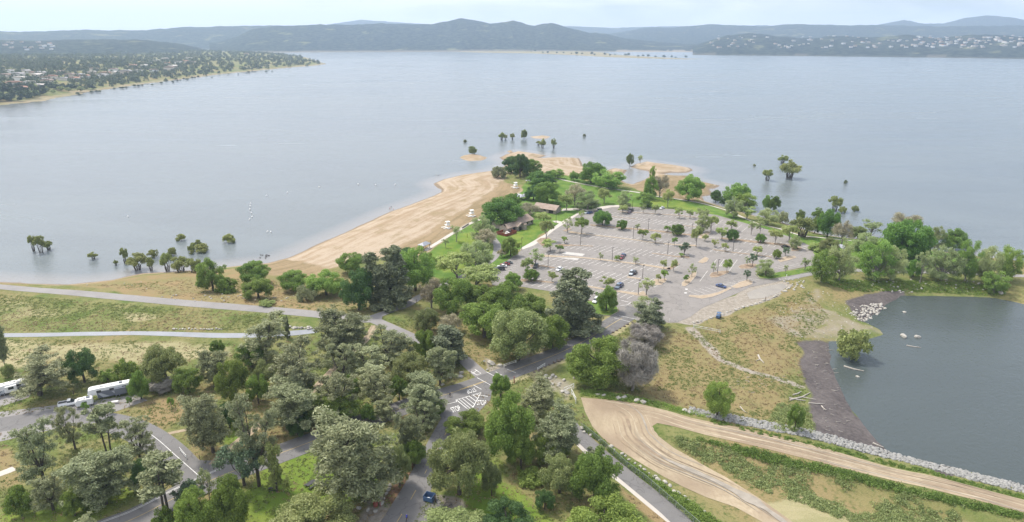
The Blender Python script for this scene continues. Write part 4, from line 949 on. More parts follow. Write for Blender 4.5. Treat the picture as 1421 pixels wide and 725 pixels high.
T = [
 # left camp
 ('pine',(-16,443,13,512),'grey-green pine cut off by the left edge above the white caravan'),
 ('pinea',(14,478,102,548),'wide grey-green multi-stemmed pine between the two white caravans'),
 ('dark',(86,484,134,531),'dark green oak directly behind the wide grey pine near the caravans'),
 ('shrub',(156,500,192,527),'round green bush in the dry meadow left of the big olive oak'),
 ('shrub',(138,513,160,528),'small low bush left of the round green meadow bush'),
 ('olive',(194,480,256,532),'big round olive oak at the edge of the dry meadow'),
 ('oak',(177,515,208,554),'small oak hiding the rear end of the grey fifth-wheel caravan'),
 ('dead',(205,524,241,544),'grey leafless brush under the big olive oak'),
 ('oak',(238,511,280,545),'dark green shrubby oak right of the grey leafless brush'),
 ('pine',(270,484,320,536),'grey-green pine at the right end of the dry meadow'),
 ('oak',(296,500,345,556),'broad dark oak below the pines at the meadow end'),
 ('oak',(340,520,374,560),'dark oak leaning against the tall pines, right of the broad dark oak'),
 ('oak',(290,472,312,492),'small dark oak at the meadow edge behind the pine'),
 ('youngm',(111,558,124,573),'tiny green sapling in front of the small white trailer'),
 ('youngm',(146,557,157,573),'tiny dark sapling in front of the grey fifth-wheel caravan'),
 ('youngm',(174,550,184,563),'tiny bright green bush at the corner of the fifth-wheel caravan'),
 ('youngm',(231,551,242,567),'lone tiny sapling on the orange dry slope'),
 ('olive',(0,505,20,524),'low olive bush between the edge pine and the wide grey pine'),
 ('oak',(396,520,436,556),'low dark oak under the large leaning pine'),('oak',(462,520,498,552),'low dark oak in the centre of the grove'),('olive',(350,500,384,540),'olive oak left of the large leaning pine'),('oak',(540,522,566,556),'dark oak between the silvery pine and the roadside pine'),('dark',(452,566,480,590),'deep green bush at the roadside of the grove'),('oak',(606,492,628,520),'dark bush under the bushy pine near the junction'),('olive',(476,440,506,470),'olive bush at the inner side of the road curve'),('dark',(110,668,150,700),'deep green bush beneath the wide silvery pine'),('oak',(96,640,128,672),'dark oak behind the wide silvery pine'),('oak',(480,640,520,676),'dark bush in the shade of the largest silvery pine'),('oak',(700,600,744,650),'dark oak at the foot of the tall oak right of the junction'),
 # tall group in the middle
 ('pinea',(330,428,400,502),'tall forked grey pine standing in front of the blue gravel path'),
 ('oak',(325,476,370,510),'dark oak at the foot of the tall forked grey pine'),
 ('conif',(393,441,402,470),'slender dark tree trunk beside the blue gravel path'),
 ('pinea',(366,462,450,560),'large leaning grey pine in the middle of the pine grove'),
 ('pine',(368,518,442,598),'grey pine in front of the large leaning pine'),
 ('pine',(434,425,512,505),'tallest grey pine of the grove, left of the curving access road'),
 ('pinea',(446,474,502,534),'grey pine in the centre of the grove behind the thin pine'),
 ('pinea',(488,476,548,530),'grey pine right of centre in the grove'),
 ('pinea',(510,449,578,502),'broad grey pine just below the curving access road'),
 ('pinea',(430,515,498,582),'thin open grey pine beside the pinkish dirt trail'),
 ('pinea',(494,512,550,566),'silvery pine in the lower right of the grove'),
 ('olive',(543,488,592,535),'yellowish olive oak squeezed between grey pines'),
 ('oak',(574,458,606,502),'dark oak behind the dense round pine'),
 ('conif',(602,454,642,502),'dense round dark green pine beside the paved trail to the junction'),
 ('pine',(588,480,636,534),'bushy grey pine right above the main road, left of the white boulders'),
 ('pine',(559,514,618,576),'grey pine leaning over the main road, left of the striped junction'),
 ('oak',(590,552,618,576),'dark green oak under the grey pine left of the junction'),
 ('pinea',(562,550,614,600),'grey pine at the corner of the road branching south'),
 ('pine',(518,550,548,584),'small pale grey pine at the upper roadside, in the gap of the grove'),
 ('oak',(433,546,502,584),'dark oak understory below the thin open pine'),
 ('dark',(394,568,432,604),'very dark green oak beside the main road'),
 ('oak',(500,560,524,584),'small olive bush beside the road, below the silvery pine'),
 ('pinea',(310,540,392,675),'silvery tall pine with curved trunk by the pale dirt trail'),
 ('pine',(247,546,318,628),'large rounded grey pine by the white gate'),
 ('dark',(298,560,334,594),'dark green oak between the large rounded pine and the silvery pine'),
 ('pine',(428,570,556,694),'largest silvery pine, above the fork of the southern road'),
 ('olive',(538,618,570,674),'yellow-green oak at the right foot of the largest silvery pine'),
 ('pine',(544,572,591,638),'grey pine between the two roads, left of the reddish verge'),
 ('oak',(556,610,592,646),'dark green oak under the grey pine by the reddish verge'),
 ('bluegr',(298,612,364,674),'thin blue-green tree at the trail mouth beside the main road'),
 ('ivy',(362,616,400,682),'brownish ivy-covered tree stump standing beside the road'),
 ('oak',(288,660,346,734),'large mid-green bush at the bottom, left of the picnic clearing'),
 ('oak',(240,676,300,745),'dark green bush mass at the bottom right of the road'),
 ('olive',(374,682,494,756),'wide olive oak crown cut by the bottom edge'),
 # left foreground
 ('pinea',(13,576,82,672),'tall green-grey pine at the far left foreground'),
 ('pinea',(66,561,118,624),'slender pine in front of the camp road, second from left'),
 ('thinpine',(116,562,168,632),'thin-stemmed airy pine in front of the small white trailer'),
 ('pinea',(162,574,218,640),'open airy pine right of the thin-stemmed one'),
 ('pine',(78,618,192,700),'wide silvery pine filling the left foreground'),
 ('oak',(4,674,46,716),'dark shrubby oak at the lower left edge'),
 ('pinea',(36,652,94,708),'grey-green pine between the dark shrubby oak and the wide silvery pine'),
 ('oak',(82,680,120,716),'small dark green oak under the wide silvery pine'),
 ('dark',(180,638,214,682),'dark green oak at the right foot of the wide silvery pine'),
 ('thinpine',(196,628,248,714),'two-trunked thin pine standing over the main road'),
 ('bluegr',(240,666,282,708),'small blue-green tree on the bank right of the two-trunked pine'),
 ('sparse',(272,648,300,696),'very thin young tree by the road corner'),
 ('pine',(86,712,136,756),'pale pine top rising at the bottom left edge'),
 ('shrub',(212,704,244,730),'olive shrub at the foot of the two-trunked pine'),
 # centre right foreground
 ('oak',(616,568,674,604),'round dark oak just below the striped junction'),
 ('olive',(592,600,680,686),'big spreading olive oak above the blue container'),
 ('olive',(668,640,696,692),'leaning side limb tree right of the big spreading oak'),
 ('oak',(672,545,742,640),'tall dark oak right of the junction'),
 ('pine',(720,518,772,582),'grey pine behind the white lattice gate, left of the dirt road'),
 ('pine',(736,556,806,636),'bushy grey pine at the start of the paved lower trail'),
 ('olive',(749,632,804,684),'pale olive oak in the green clearing'),
 ('shrub',(720,648,758,674),'low dark bush left of the pale olive oak'),
 ('oak',(790,624,862,700),'large dark oak beside the paved lower trail'),
 ('dark',(742,680,771,707),'small dark bush alone in the green clearing'),
 ('oak',(786,682,892,758),'wide green oak at the bottom beside the paved trail'),
 ('dark',(668,690,738,748),'dark bushy tree at the bottom centre of the clearing'),
 ('olive',(578,712,680,756),'olive tree tops at the bottom next to the southern road'),
 ('oak',(680,519,709,552),'small dark oak on the corner of the junction'),
 ('conif',(813,620,838,652),'thin blue-grey pine top behind the large dark oak'),
 ('oak',(742,600,790,640),'dark oak under the bushy grey pine by the trail'),
 # middle
 ('oak',(786,468,872,534),'wide dark oak clump right of the two-lane road'),
 ('dead',(855,476,911,542),'large leafless grey tree beside the wide dark oak clump'),
 ('dead',(874,450,917,480),'smaller leafless grey tree above the large leafless one'),
 ('conif',(884,418,920,460),'dark pine at the car park entrance, right of the road'),
 ('sparse',(876,410,908,434),'pale spring tree behind the dark entrance pine'),
 ('conif',(766,376,828,460),'tall dark conifer in front of the car park'),
 ('mid_oak',(827,398,857,431),'green round tree on the grassy corner at the car park entrance'),
 ('olive',(682,430,762,500),'big grey-olive oak left of the two-lane road'),
 ('oak',(706,408,762,450),'dark oak between the grey-olive oak and the car park'),
 ('oak',(742,438,790,484),'dark green oak against the foot of the tall dark conifer'),
 ('oak',(676,392,730,438),'dark oak at the lower left corner of the car park'),
 ('oak',(640,420,706,468),'round olive-green oak left of the grey-olive oak'),
 ('oak',(600,386,662,434),'very wide dark oak above the grassy clearing'),
 ('tanbare',(582,388,616,428),'greyish half-bare tree by the bend of the footpath'),
 ('oak',(646,396,700,434),'green oak behind the round olive-green oak'),
 ('young',(636,366,694,402),'light yellow-green tree beside the lawn path'),
 ('mid_oak',(700,378,724,402),'small mid-green tree at the lower left corner of the parking bays'),
 ('olive',(575,428,610,460),'thin olive bush in the grassy clearing below the access road'),
 ('tanbare',(610,436,640,462),'half-bare shrub in the grassy clearing'),
 # upper left shore
 ('conif',(506,345,567,426),'tall grey-green conifer at the road bend near the beach'),
 ('dark',(472,373,518,431),'dense very dark green oak left of the tall conifer'),
 ('mid_oak',(466,351,506,380),'mid-green tree behind the very dark oak, near the sand'),
 ('mid_oak',(546,344,603,404),'mid-green tree mass right of the tall conifer'),
 ('dark',(548,344,580,368),'dark round tree top behind the tall conifer, by the beach'),
 ('mid_oak',(424,376,478,410),'wide green shrub mass left of the dense dark oak'),
 ('mid_oak',(386,375,428,403),'green shrub in the middle of the shore thicket'),
 ('mid_oak',(330,362,374,394),'light green willow at the beach end of the thicket'),
 ('oak',(334,386,380,414),'green bush below the light green willow'),
 ('mid_oak',(271,361,314,404),'lone green willow by the water above the crest road'),
 ('shrub',(298,386,328,406),'low bush right of the lone green willow'),
 ('shrubp',(360,416,381,425),'small bright green bush just above the crest road'),
 ('shrubg',(412,397,438,418),'grey-green bush in the shore thicket'),
 ('young',(604,348,658,388),'light yellow-green tree at the lower end of the lawn'),
 ('airy',(640,336,682,374),'pale airy tree on the lawn beside the footpath'),
 ('airy',(655,300,686,336),'pale airy tree at the top of the lawn near the lifeguard tower'),
 ('sparse',(625,312,642,336),'thin young tree at the beach side of the lawn'),
 ('sparse',(612,330,624,344),'small bush beside the concrete beach walk'),
 ('tanbare',(660,318,688,344),'budding tan tree left of the red deck'),
 ('mid_oak',(695,330,722,356),'rounded green tree between the footpath and the parking bays'),
 ('tanbare',(690,346,702,358),'small budding shrub left of the rounded green tree'),
 ('shrub',(586,352,606,368),'small green bush by the shade shelter'),
 # park
 ('dark',(697,217,722,240),'dark crown at the left of the headland grove'),
 ('dark',(708,214,736,246),'tallest dark crown of the headland grove'),
 ('bright',(722,222,750,243),'lighter green crown at the right of the headland grove'),
 ('shrubg',(683,232,702,247),'grey shrub at the beach end of the headland grove'),
 ('bright',(733,238,768,258),'light green tree below the headland grove'),
 ('dark',(728,257,752,278),'small very dark tree left of the dark twin tree'),
 ('bright',(743,254,776,283),'dense dark green tree in the middle of the park'),
 ('bright',(671,276,724,312),'large dense green tree behind the tiled-roof building'),
 ('bright',(702,269,722,286),'small green tree beside the grey picnic shelter'),
 ('mid_oak',(790,238,803,251),'small shrub by the headland footpath'),
 ('airym',(764,235,782,248),'pale green tree at the edge of the headland sand'),
 ('bright',(804,227,838,254),'green tree by the small inlet, left of its lighter neighbour'),
 ('airym',(824,237,865,261),'light green tree mass at the inlet'),
 ('tanbare',(785,256,812,285),'reddish budding tree in the middle of the upper lawn'),
 ('airy',(800,266,832,291),'pale tree above the far left corner of the car park'),
 ('young',(829,261,849,283),'yellow-green tree on the upper lawn'),
 ('young',(774,268,796,292),'yellow-green tree beside the second roofed building'),
 ('young',(742,294,766,312),'yellow-green tree between the two roofed buildings'),
 ('tanbare',(720,282,748,299),'pale budding tree against the back of the main building'),
 ('airy',(858,266,876,290),'thin pale tree on the upper lawn left of the tall one'),
 ('mid_oak',(938,243,978,279),'big dense green tree by the bay with yellowish highlights'),
 ('mid_oak',(893,246,914,277),'green tree above the lawn path, left of the bare one'),
 ('airym',(902,231,910,252),'narrow tall poplar at the inlet'),
 ('tanbare',(905,244,928,274),'bare grey tree above the lawn path'),
 ('young',(919,262,936,288),'young green tree on the lawn right of the bare grey tree'),
 ('airym',(884,268,908,288),'light green tree at the top edge of the car park'),
 ('dark',(986,264,1001,281),'small dark tree at the water, left of a smaller one'),
 ('dark',(997,272,1008,285),'very small dark tree at the water next to a bigger one'),
 ('mid_oak',(1003,255,1042,286),'large mid-green tree beside the bay'),
 ('airym',(1020,269,1049,292),'feathery green willow drooping to the bay'),
 ('airy',(1007,277,1031,302),'pale tree in front of the large tree by the bay'),
 ('young',(1024,286,1050,304),'yellowish bush tree by the shore path'),
 ('airy',(1052,290,1080,312),'pale tan-green tree between path and bay'),
 ('mid_oak',(1058,271,1070,291),'dark flooded tree pair member standing left in the water near the path'),
 ('oak',(1067,272,1084,293),'dark flooded tree pair member standing right in the water near the path'),
 ('shrubg',(1078,294,1094,310),'grey-green bush at the waterline'),
 ('shrub',(1105,292,1117,304),'small round bush standing in the water'),
 # right shore
 ('shrub',(1127,289,1143,302),'dark bush in the water left of the bright green tree'),
 ('bright',(1136,293,1165,329),'bright green tree at the shore'),
 ('willow',(1098,303,1130,329),'olive-brown broad tree at the end of the shore path'),
 ('mid_oak',(1122,302,1142,324),'green tree behind the olive-brown broad tree'),
 ('tanbare',(1156,308,1184,342),'budding tan tree right of the bright green tree'),
 ('olive',(1180,314,1204,332),'low olive tree on the right shore'),
 ('sparse',(1196,303,1226,332),'very pale sparse tree on the right shore'),
 ('tanbare',(1240,296,1280,322),'bare pale tree rising behind the big bright green tree'),
 ('bright',(1229,308,1294,357),'big bright green tree, largest on the right shore'),
 ('bright',(1260,336,1292,358),'lower bright green tree under the big one'),
 ('mid_oak',(1306,318,1344,346),'round green tree right of the big bright one'),
 ('airy',(1288,316,1312,346),'pale tree between the big bright tree and the round green one'),
 ('airym',(1328,336,1364,390),'tall feathery green tree near the right edge'),
 ('airym',(1384,343,1420,388),'outermost green tree at the right edge'),
 ('airy',(1354,344,1392,392),'pale feathery tree before the outermost one'),
 ('airym',(1364,378,1402,406),'low green tree at the pond corner'),
 ('airy',(1284,343,1338,388),'wide pale bare-looking tree above the pond'),
 ('bright',(1258,362,1281,385),'small bright green bush tree above the pond'),
 ('sparse',(1270,346,1296,394),'thin tall spring tree above the pond'),
 ('airym',(1192,336,1240,390),'large light green tree by the paved path'),
 ('airy',(1222,344,1258,390),'pale green tree right of the large light green tree'),
 ('airym',(1126,348,1160,392),'bushy bright green willow at the car park end'),
 ('airy',(1150,336,1188,390),'pale willow with dark stems by the car park end'),
 ('airy',(1184,324,1218,350),'pale yellowish tree in the middle of the right wood'),
 ('olive',(1136,330,1166,352),'low olive bush near the car park corner'),
 ('airym',(1204,330,1234,350),'yellow-green bush tree left of the big bright tree'),
 ('shrubp',(1122,337,1146,349),'bright shrub beside the rounded end of the car park'),
 ('shrubw',(1164,459,1207,498),'round olive willow standing in the pond'),
 ('mid_oak',(977,530,1020,578),'lone bright green shrub above the dirt road'),
 ('oak',(1092,560,1118,598),'dark low thicket at the pond beach'),
]
for k, b, l in T: tree(k, b, l)
TW = [((38,327,50,350),'left-hand flooded willow of the far left clump, standing in dark water'),((46,328,62,351),'middle flooded willow of the far left clump'),((60,335,72,347),'right-hand small flooded willow of the far left clump'),
 ((121,350,135,360),'tiny isolated flooded bush left of the willow row'),((157,361,164,368),'leafless flooded twig bush'),((166,345,177,366),'leaning flooded willow starting the row'),((176,352,203,375),'broad yellowish flooded willow in the row'),
 ((203,358,213,376),'thin flooded willow in the row'),((222,352,239,377),'round flooded willow near the dry shore'),((238,357,262,380),'wide yellow willow on the waterline'),((258,360,279,383),'brownish willow on the waterline, last of the row')]
for b, l in TW: tree('willow', b, l, zfix=-.1)
TS = [((205,347,219,357),'small round bush in the water above the willow row'),((233,344,244,355),'round bush in the water right of the willow row'),((244,325,257,334),'uppermost small bush in the water'),
 ((264,337,272,343),'left tiny bush of the upper group in the water'),((271,333,279,341),'top tiny bush of the upper group in the water'),((271,338,288,350),'largest bush of the upper group in the water'),((260,341,270,349),'lower left bush of the upper group in the water'),
 ((263,347,269,353),'smallest bush of the upper group in the water'),((309,325,326,337),'isolated round bush in the water, rightmost on the left side')]
for b, l in TS: tree('shrubw', b, l, zfix=-.1)
TU = [('olive',(650,203,662,215),'small tree on the round sand islet'),('willow',(692,184,700,195),'left of the pair of flooded trees beyond the headland'),('willow',(699,187,704,194),'right of the pair of flooded trees beyond the headland'),
 ('willow',(708,185,714,194),'small flooded tree between the pair and the long islet'),('olive',(723,180,732,193),'tallest flooded tree at the left tip of the long islet'),('willow',(744,196,750,202),'low flooded bush below the long islet'),('willow',(748,193,757,206),'flooded tree below the long islet'),
 ('willow',(765,193,772,206),'flooded tree right below the long islet'),('olive',(869,213,880,231),'dark flooded tree at the left of the second sand spit'),('sparse',(885,215,892,228),'small tree on the second sand spit'),
 ('willow',(1059,236,1072,251),'left flooded tree of the open-water trio'),('willow',(1080,216,1094,227),'upper flooded tree of the open-water trio'),('willow',(1084,223,1111,248),'largest flooded tree of the open-water trio'),
 ('willow',(1151,273,1169,293),'yellowish flooded tree off the right shore'),('shrubw',(1164,287,1175,296),'small flooded bush touching the yellowish flooded tree'),('shrubw',(1182,286,1192,294),'isolated flooded bush off the right shore'),
 ('shrubg',(643,194,648,198),'tiny half-sunken bush left of the pair of flooded trees'),('shrubg',(809,186,813,190),'dark sunken stump in open water right of the long islet'),('shrubg',(1045,228,1049,231),'dark sunken stump left of the open-water trio'),('shrubg',(1171,250,1176,255),'dark sunken stump in open water on the right')]
for k, b, l in TU: tree(k, b, l, zfix=-.1 if k != 'sparse' else None)
LOTT = {
 'top planted strip': [('young',(858,284,872,296)),('sparse',(889,283,898,296)),('young',(904,284,915,297)),('young',(936,287,948,303)),('young',(952,290,963,303)),('airy',(967,289,984,302))],
 'wide brown strip': [('sparse',(803,290,812,304)),('bright',(824,293,848,313)),('bright',(856,306,870,319)),('sparse',(881,310,889,321)),('youngm',(921,313,932,322)),('bright',(932,312,949,327)),('airy',(966,297,986,322)),('young',(980,299,998,322)),('young',(959,315,975,343)),('young',(974,325,984,335))],
 'long strip right of the lane': [('young',(993,315,1011,333)),('young',(1007,304,1024,320)),('bright',(1008,319,1025,334)),('sparse',(1038,305,1050,326)),('sparse',(1048,306,1062,325)),('bright',(1049,325,1063,337)),('young',(1066,318,1087,339)),('young',(1084,312,1110,336)),('airy',(1096,328,1112,346))],
 'strip behind the lamp posts': [('youngm',(797,301,818,325)),('sparse',(780,300,796,323)),('youngm',(884,318,901,333)),('young',(902,323,918,338)),('youngm',(932,329,941,341))],
 'short left-end strip': [('young',(748,305,769,335)),('young',(752,331,775,349)),('youngm',(779,328,788,338)),('youngm',(771,340,783,350))],
 'narrow strip with the low shrub': [('bluegr',(943,337,958,354)),('youngm',(942,351,950,357))],
 'strip right of the crossing': [('young',(987,332,998,343)),('young',(1001,337,1012,349)),('young',(1044,341,1059,355)),('oak',(1072,346,1085,359)),('bluegr',(1087,343,1096,356)),('sparse',(1033,355,1042,369)),('bluegr',(1040,352,1051,370)),('airy',(1050,361,1074,383)),('sparse',(1087,367,1095,382)),('sparse',(1111,357,1126,375))],
 'strip beside the red car': [('sparse',(829,350,838,362)),('youngm',(852,354,861,362)),('sparse',(878,356,887,367)),('young',(916,360,926,374)),('young',(931,360,941,377)),('youngm',(917,374,928,390)),('young',(910,380,918,392))],
 'lower left strip': [('sparse',(732,344,756,369)),('young',(722,358,741,379)),('bright',(727,374,747,390))],
 'lowest strip': [('young',(760,376,775,392)),('young',(832,383,854,400)),('sparse',(886,384,910,410))],
 'cross lane islands': [('sparse',(954,365,968,384)),('youngm',(948,381,957,392)),('sparse',(986,363,995,380)),('youngm',(1003,359,1017,378)),('bluegr',(1032,375,1042,390))],
}
DK = {'young':'yellow-green young tree','sparse':'thin sparse young tree','youngm':'small green young tree','bright':'dense round green young tree','airy':'pale airy tree','bluegr':'blue-green sapling','oak':'very dark round bush tree'}
for st, L in LOTT.items():
    L = sorted(L, key=lambda q: q[1][0]+q[1][2])
    for i, (k, b) in enumerate(L): tree(k, b, '%s, %s from left in %s' % (DK[k], ord_(i), 'the '+st if not st.startswith('the') else st))

# ------------------------------------------------------------------ far woods: individual trees on the peninsula, then the rest as one mass
def lowtree(seed, m, tall=1.):
    rng = np.random.default_rng(seed); bl = blobs_dome(rng, 9, 8*tall, 0, 12, 1.6, 2.6, lowcut=-.1)
    return crownmesh('crown', m, bl, 260, 1.0, seed, .7, fill=.3)
FT = [lowtree(1, LM['fard']), lowtree(2, LM['fard']), lowtree(3, LM['far']), lowtree(4, LM['far'], 1.4), lowtree(5, LM['fard'], 2.3), lowtree(6, LM['olive'])]
FL = ['round dark oak in the wood on the far left peninsula','deep green tree in the wood on the far left peninsula','olive tree in the wood on the far left peninsula','tall oak in the wood on the far left peninsula','pointed dark conifer in the wood on the far left peninsula','lighter green tree in the wood on the far left peninsula']
rp = np.random.default_rng(3)
Pn = np.array(PENIN); cand = []
HOUSES = []
hz_px = [(20,120),(42,118),(66,116),(88,112),(30,126),(55,123),(8,108),(25,107),(48,104),(52,108),(62,111),(57,105),(72,110),(28,112),(98,107),(112,107),(118,109),(128,104),(131,99),(143,108),(147,105),(160,104),(158,100),(175,103),(185,94),(200,93),(206,89),(217,86),(232,90),(240,95),(235,98),(248,89),(258,87),(262,83),(214,101),(292,79),(342,76),(192,101),(84,103),(37,103),(104,112),(229,84),(268,88),(14,103)]
for a_, b_ in hz_px: q = G(a_, b_); HOUSES.append(q)
while len(cand) < 9000:
    az_ = math.atan((rp.uniform(-120, 462)-IW/2)/F/.97); rr_ = math.exp(rp.uniform(math.log(1000), math.log(6200))) ; x, y = rr_*math.tan(az_)*.97, rr_
    cand.append((x, y))
cand = np.array(cand); s = (sdpoly(PENIN, cand[:, 0], cand[:, 1]) > 34) | ((sdpoly(PENIN, cand[:, 0], cand[:, 1]) > 4) & (rp.random(len(cand)) < .12)); cand = cand[s]
hq = np.array([(q.x, q.y) for q in HOUSES]); dm = np.min(np.hypot(cand[:, None, 0]-hq[None, :, 0], cand[:, None, 1]-hq[None, :, 1]), axis=1); cand = cand[dm > 23]
cand = cand[np.argsort(np.hypot(cand[:, 0], cand[:, 1]))]
zc = height(cand[:, 0], cand[:, 1])
for i in range(min(290, len(cand))):
    k = int(rp.integers(0, 6)); k = 4 if (k == 4 and rp.random() < .6) else (k if k != 4 else 0)
    o = mobj('far_tree', FT[k]); o.location = (cand[i, 0], cand[i, 1], zc[i]-.3); s = rp.uniform(1.1, 2.0); o.scale = (s, s, s*.82); o.rotation_euler.z = rp.uniform(0, 6)
    tag(o, FL[k], 'tree', 'trees on the far left peninsula, '+('pointed conifers' if k == 4 else ('round dark','deep green','olive','tall oak','','lighter green')[k]))
def scatter(name, P, s_, m, label, per=70, size=1.1, hh=8, seed=0, W_=9):
    rng = np.random.default_rng(seed); n = len(P); k = np.repeat(np.arange(n), per); d = rng.normal(size=(len(k), 3)); d[:, 2] = np.abs(d[:, 2])*.9+.05; d /= np.linalg.norm(d, axis=1)[:, None]
    c = P[k]+d*np.array([W_/2, W_/2, hh])*(s_[k]*(.7+.35*rng.random(len(k))))[:, None]
    tn = np.clip(rng.random(n)[k]*.5+rng.random(len(k))*.5, 0, 1); V, Q_, T_ = cards(c, d, size, tn, rng, 1, .7)
    o = mobj(name, npmesh(name, V, Q_, [m], {'tint': T_})); tag(o, label, 'woodland', kind='stuff'); return o
rest = cand[290:]; rest = rest[(vn(rest[:, 0], rest[:, 1], 140, 6) > .12)]; z_ = height(rest[:, 0], rest[:, 1])
scatter('far_wood', np.column_stack([rest, z_]), rp.uniform(.8, 1.7, len(rest)), LM['far'], 'mass of distant oak woodland covering the far left peninsula', per=60, size=1.7)
# scrub on the thin spit across the lake
spx = [(735+i*9.3+rp.uniform(-3, 3), 72.5+i*.38+rp.uniform(-.6, 1.2)) for i in range(24)]
for i, (a_, b_) in enumerate(spx):
    p = unp(a_, b_, 1.); o = mobj('far_bush', FT[i % 3]); o.location = (p[0], p[1], .6); s = rp.uniform(1.2, 2.6); o.scale = (s, s, s*.9)
    tag(o, 'dark bush on the long thin spit across the lake', 'bush', 'bushes on the long thin spit across the lake')
for i in range(34):
    a_ = rp.uniform(100, 380); b_ = np.interp(a_, [100,131,183,225,262,300,327,358,402], [131.5,126.5,119.5,114,109.5,104.5,101.5,98.5,94.5])+rp.uniform(0, 3.5)
    p = unp(a_, b_, 0); o = mobj('shore_bush', FT[i % 3]); o.location = (p[0], p[1], -.5); s = rp.uniform(.6, 1.2); o.scale = (s, s, s*.7)
    tag(o, 'waterside bush along the sandy edge of the far left peninsula', 'bush', 'bushes along the sandy edge of the far left peninsula')
# far houses
M_HW = [mat('house_cream', (.62,.56,.48), .9), mat('house_white', (.75,.74,.72), .9), mat('house_tan', (.5,.42,.34), .9)]
M_HR = [mat('roof_terracotta', (.36,.20,.14), .9), mat('roof_grey', (.33,.31,.31), .9), mat('roof_brown', (.26,.19,.15), .9), mat('roof_pale', (.55,.50,.45), .9)]
HP = {}
def house(x, y, z, w, d, h, rz, wi, ri, label, group):
    key = (wi, ri)
    if key not in HP:
        m = MB(); m.box((0, 0, .5), (1, 1, 1)); a_ = m.mesh('wall', M_HW[wi])
        m = MB(); m.prism([(-.56, 0), (.56, 0), (.56, .04), (.3, .5), (-.3, .5), (-.56, .04)], -.56, .56); bq = m.mesh('roof', M_HR[ri]); HP[key] = (a_, bq)
    r = empty('house', (x, y, z-1), rz); tag(r, label, 'house', group)
    o = mobj('wall', HP[key][0], r); o.scale = (w, d, h+1)
    o = mobj('roof', HP[key][1], r); o.location = (0, 0, h+1); o.scale = (w, d, h*.75)
for i, q in enumerate(HOUSES):
    D = math.hypot(q.x, q.y); s = rp.uniform(.8, 1.3)
    wi, ri = i % 3, (i*7) % 4
    house(q.x, q.y, q.z, 22*s, 12*s, 6*s, rp.uniform(-.6, .6), wi, ri, '%s house with %s roof among the trees of the far left peninsula' % (('cream','white','tan')[wi], ('terracotta','grey','brown','pale')[ri]), '%s %s-roofed houses on the far left peninsula' % (('cream','white','tan')[wi], ('terracotta','grey','brown','pale')[ri]))
dg = bpy.context.evaluated_depsgraph_get(); dg.update()
hillobs = [o for o in COL.objects if o.name.startswith('hills')]
def hitz(px, py):
    d = Vector(ray(px, py)).normalized(); best = None
    for o in hillobs:
        ok, loc, nrm, fi = o.ray_cast(Vector((0, 0, CAMZ)), d)
        if ok and (best is None or loc.length < best.length): best = loc.copy()
    return best
rh = random.Random(8)
for i in range(190):
    if i < 120: a_, b_ = rh.uniform(985, 1421), rh.uniform(50, 67)
    elif i < 170: a_, b_ = rh.uniform(1270, 1421), rh.uniform(51, 66)
    else: a_, b_ = rh.uniform(5, 75), rh.uniform(58, 70)
    p = hitz(a_, b_)
    if p is None or p.z < 8: continue
    s = rh.uniform(.6, 1.25)*(1.0 if a_ > 500 else 1.0); wi, ri = rh.randrange(3), rh.choice([0, 1, 3, 3])
    side = 'right' if a_ > 500 else 'left'
    house(p.x, p.y, p.z, 17*s, 13*s, 5.5*s, rh.uniform(-.5, .5), wi, ri, '%s house with %s roof on the wooded hill across the lake at %s' % (('cream','white','tan')[wi], ('terracotta','grey','brown','pale')[ri], side),
          '%s %s-roofed houses on the %s hills across the lake' % (('cream','white','tan')[wi], ('terracotta','grey','brown','pale')[ri], side))
# ------------------------------------------------------------------ vehicles
M_GLASS = mat('dark_glass', (.02, .025, .03), .08, spec=.8); M_TYRE = mat('tyre_rubber', (.02, .02, .02), .8); M_RIM = mat('wheel_rim', (.45, .45, .46), .35, .8)
M_LAMP = mat('headlight_glass', (.75, .76, .78), .2); M_TAIL = mat('tail_light', (.35, .02, .02), .3); M_BLK = mat('black_plastic', (.025, .025, .027), .6)
def paint_mat(name, col): 
    m = mat(name, col, .3, .0, .6); m.node_tree.nodes['Principled BSDF'].inputs['Coat Weight'].default_value = .6; return m
PAINT = {'black': paint_mat('black_car_paint', (.015,.016,.018)), 'white': paint_mat('white_car_paint', (.78,.78,.77)), 'red': paint_mat('dark_red_car_paint', (.22,.015,.02)),
 'grey': paint_mat('grey_car_paint', (.16,.17,.18)), 'blue': paint_mat('navy_car_paint', (.02,.05,.16)), 'silver': paint_mat('silver_car_paint', (.42,.46,.48)), 'steel': paint_mat('steel_blue_car_paint', (.22,.29,.37)),
 'purple': paint_mat('maroon_car_paint', (.09,.03,.06)), 'green': paint_mat('dark_green_car_paint', (.04,.07,.06))}
def loft(mb, secs, mi=0, mif=None):
    """secs: (x, halfwidth_bottom, halfwidth_top, z_bottom, z_top) along x, six-point section"""
    rows = []
    for x, wb, wt, zb, zt in secs: rows.append([(x,-wb,zb),(x,-wb*1.02,zb+(zt-zb)*.55),(x,-wt,zt),(x,wt,zt),(x,wb*1.02,zb+(zt-zb)*.55),(x,wb,zb)])
    vs = [p for r_ in rows for p in r_]; n = 6
    fs = [(i*n+k, i*n+(k+1) % n, (i+1)*n+(k+1) % n, (i+1)*n+k) for i in range(len(rows)-1) for k in range(n)]
    fs += [tuple(range(n))[::-1], tuple((len(rows)-1)*n+k for k in range(n))]; mb.add(vs, fs, mi)
CARM = {}
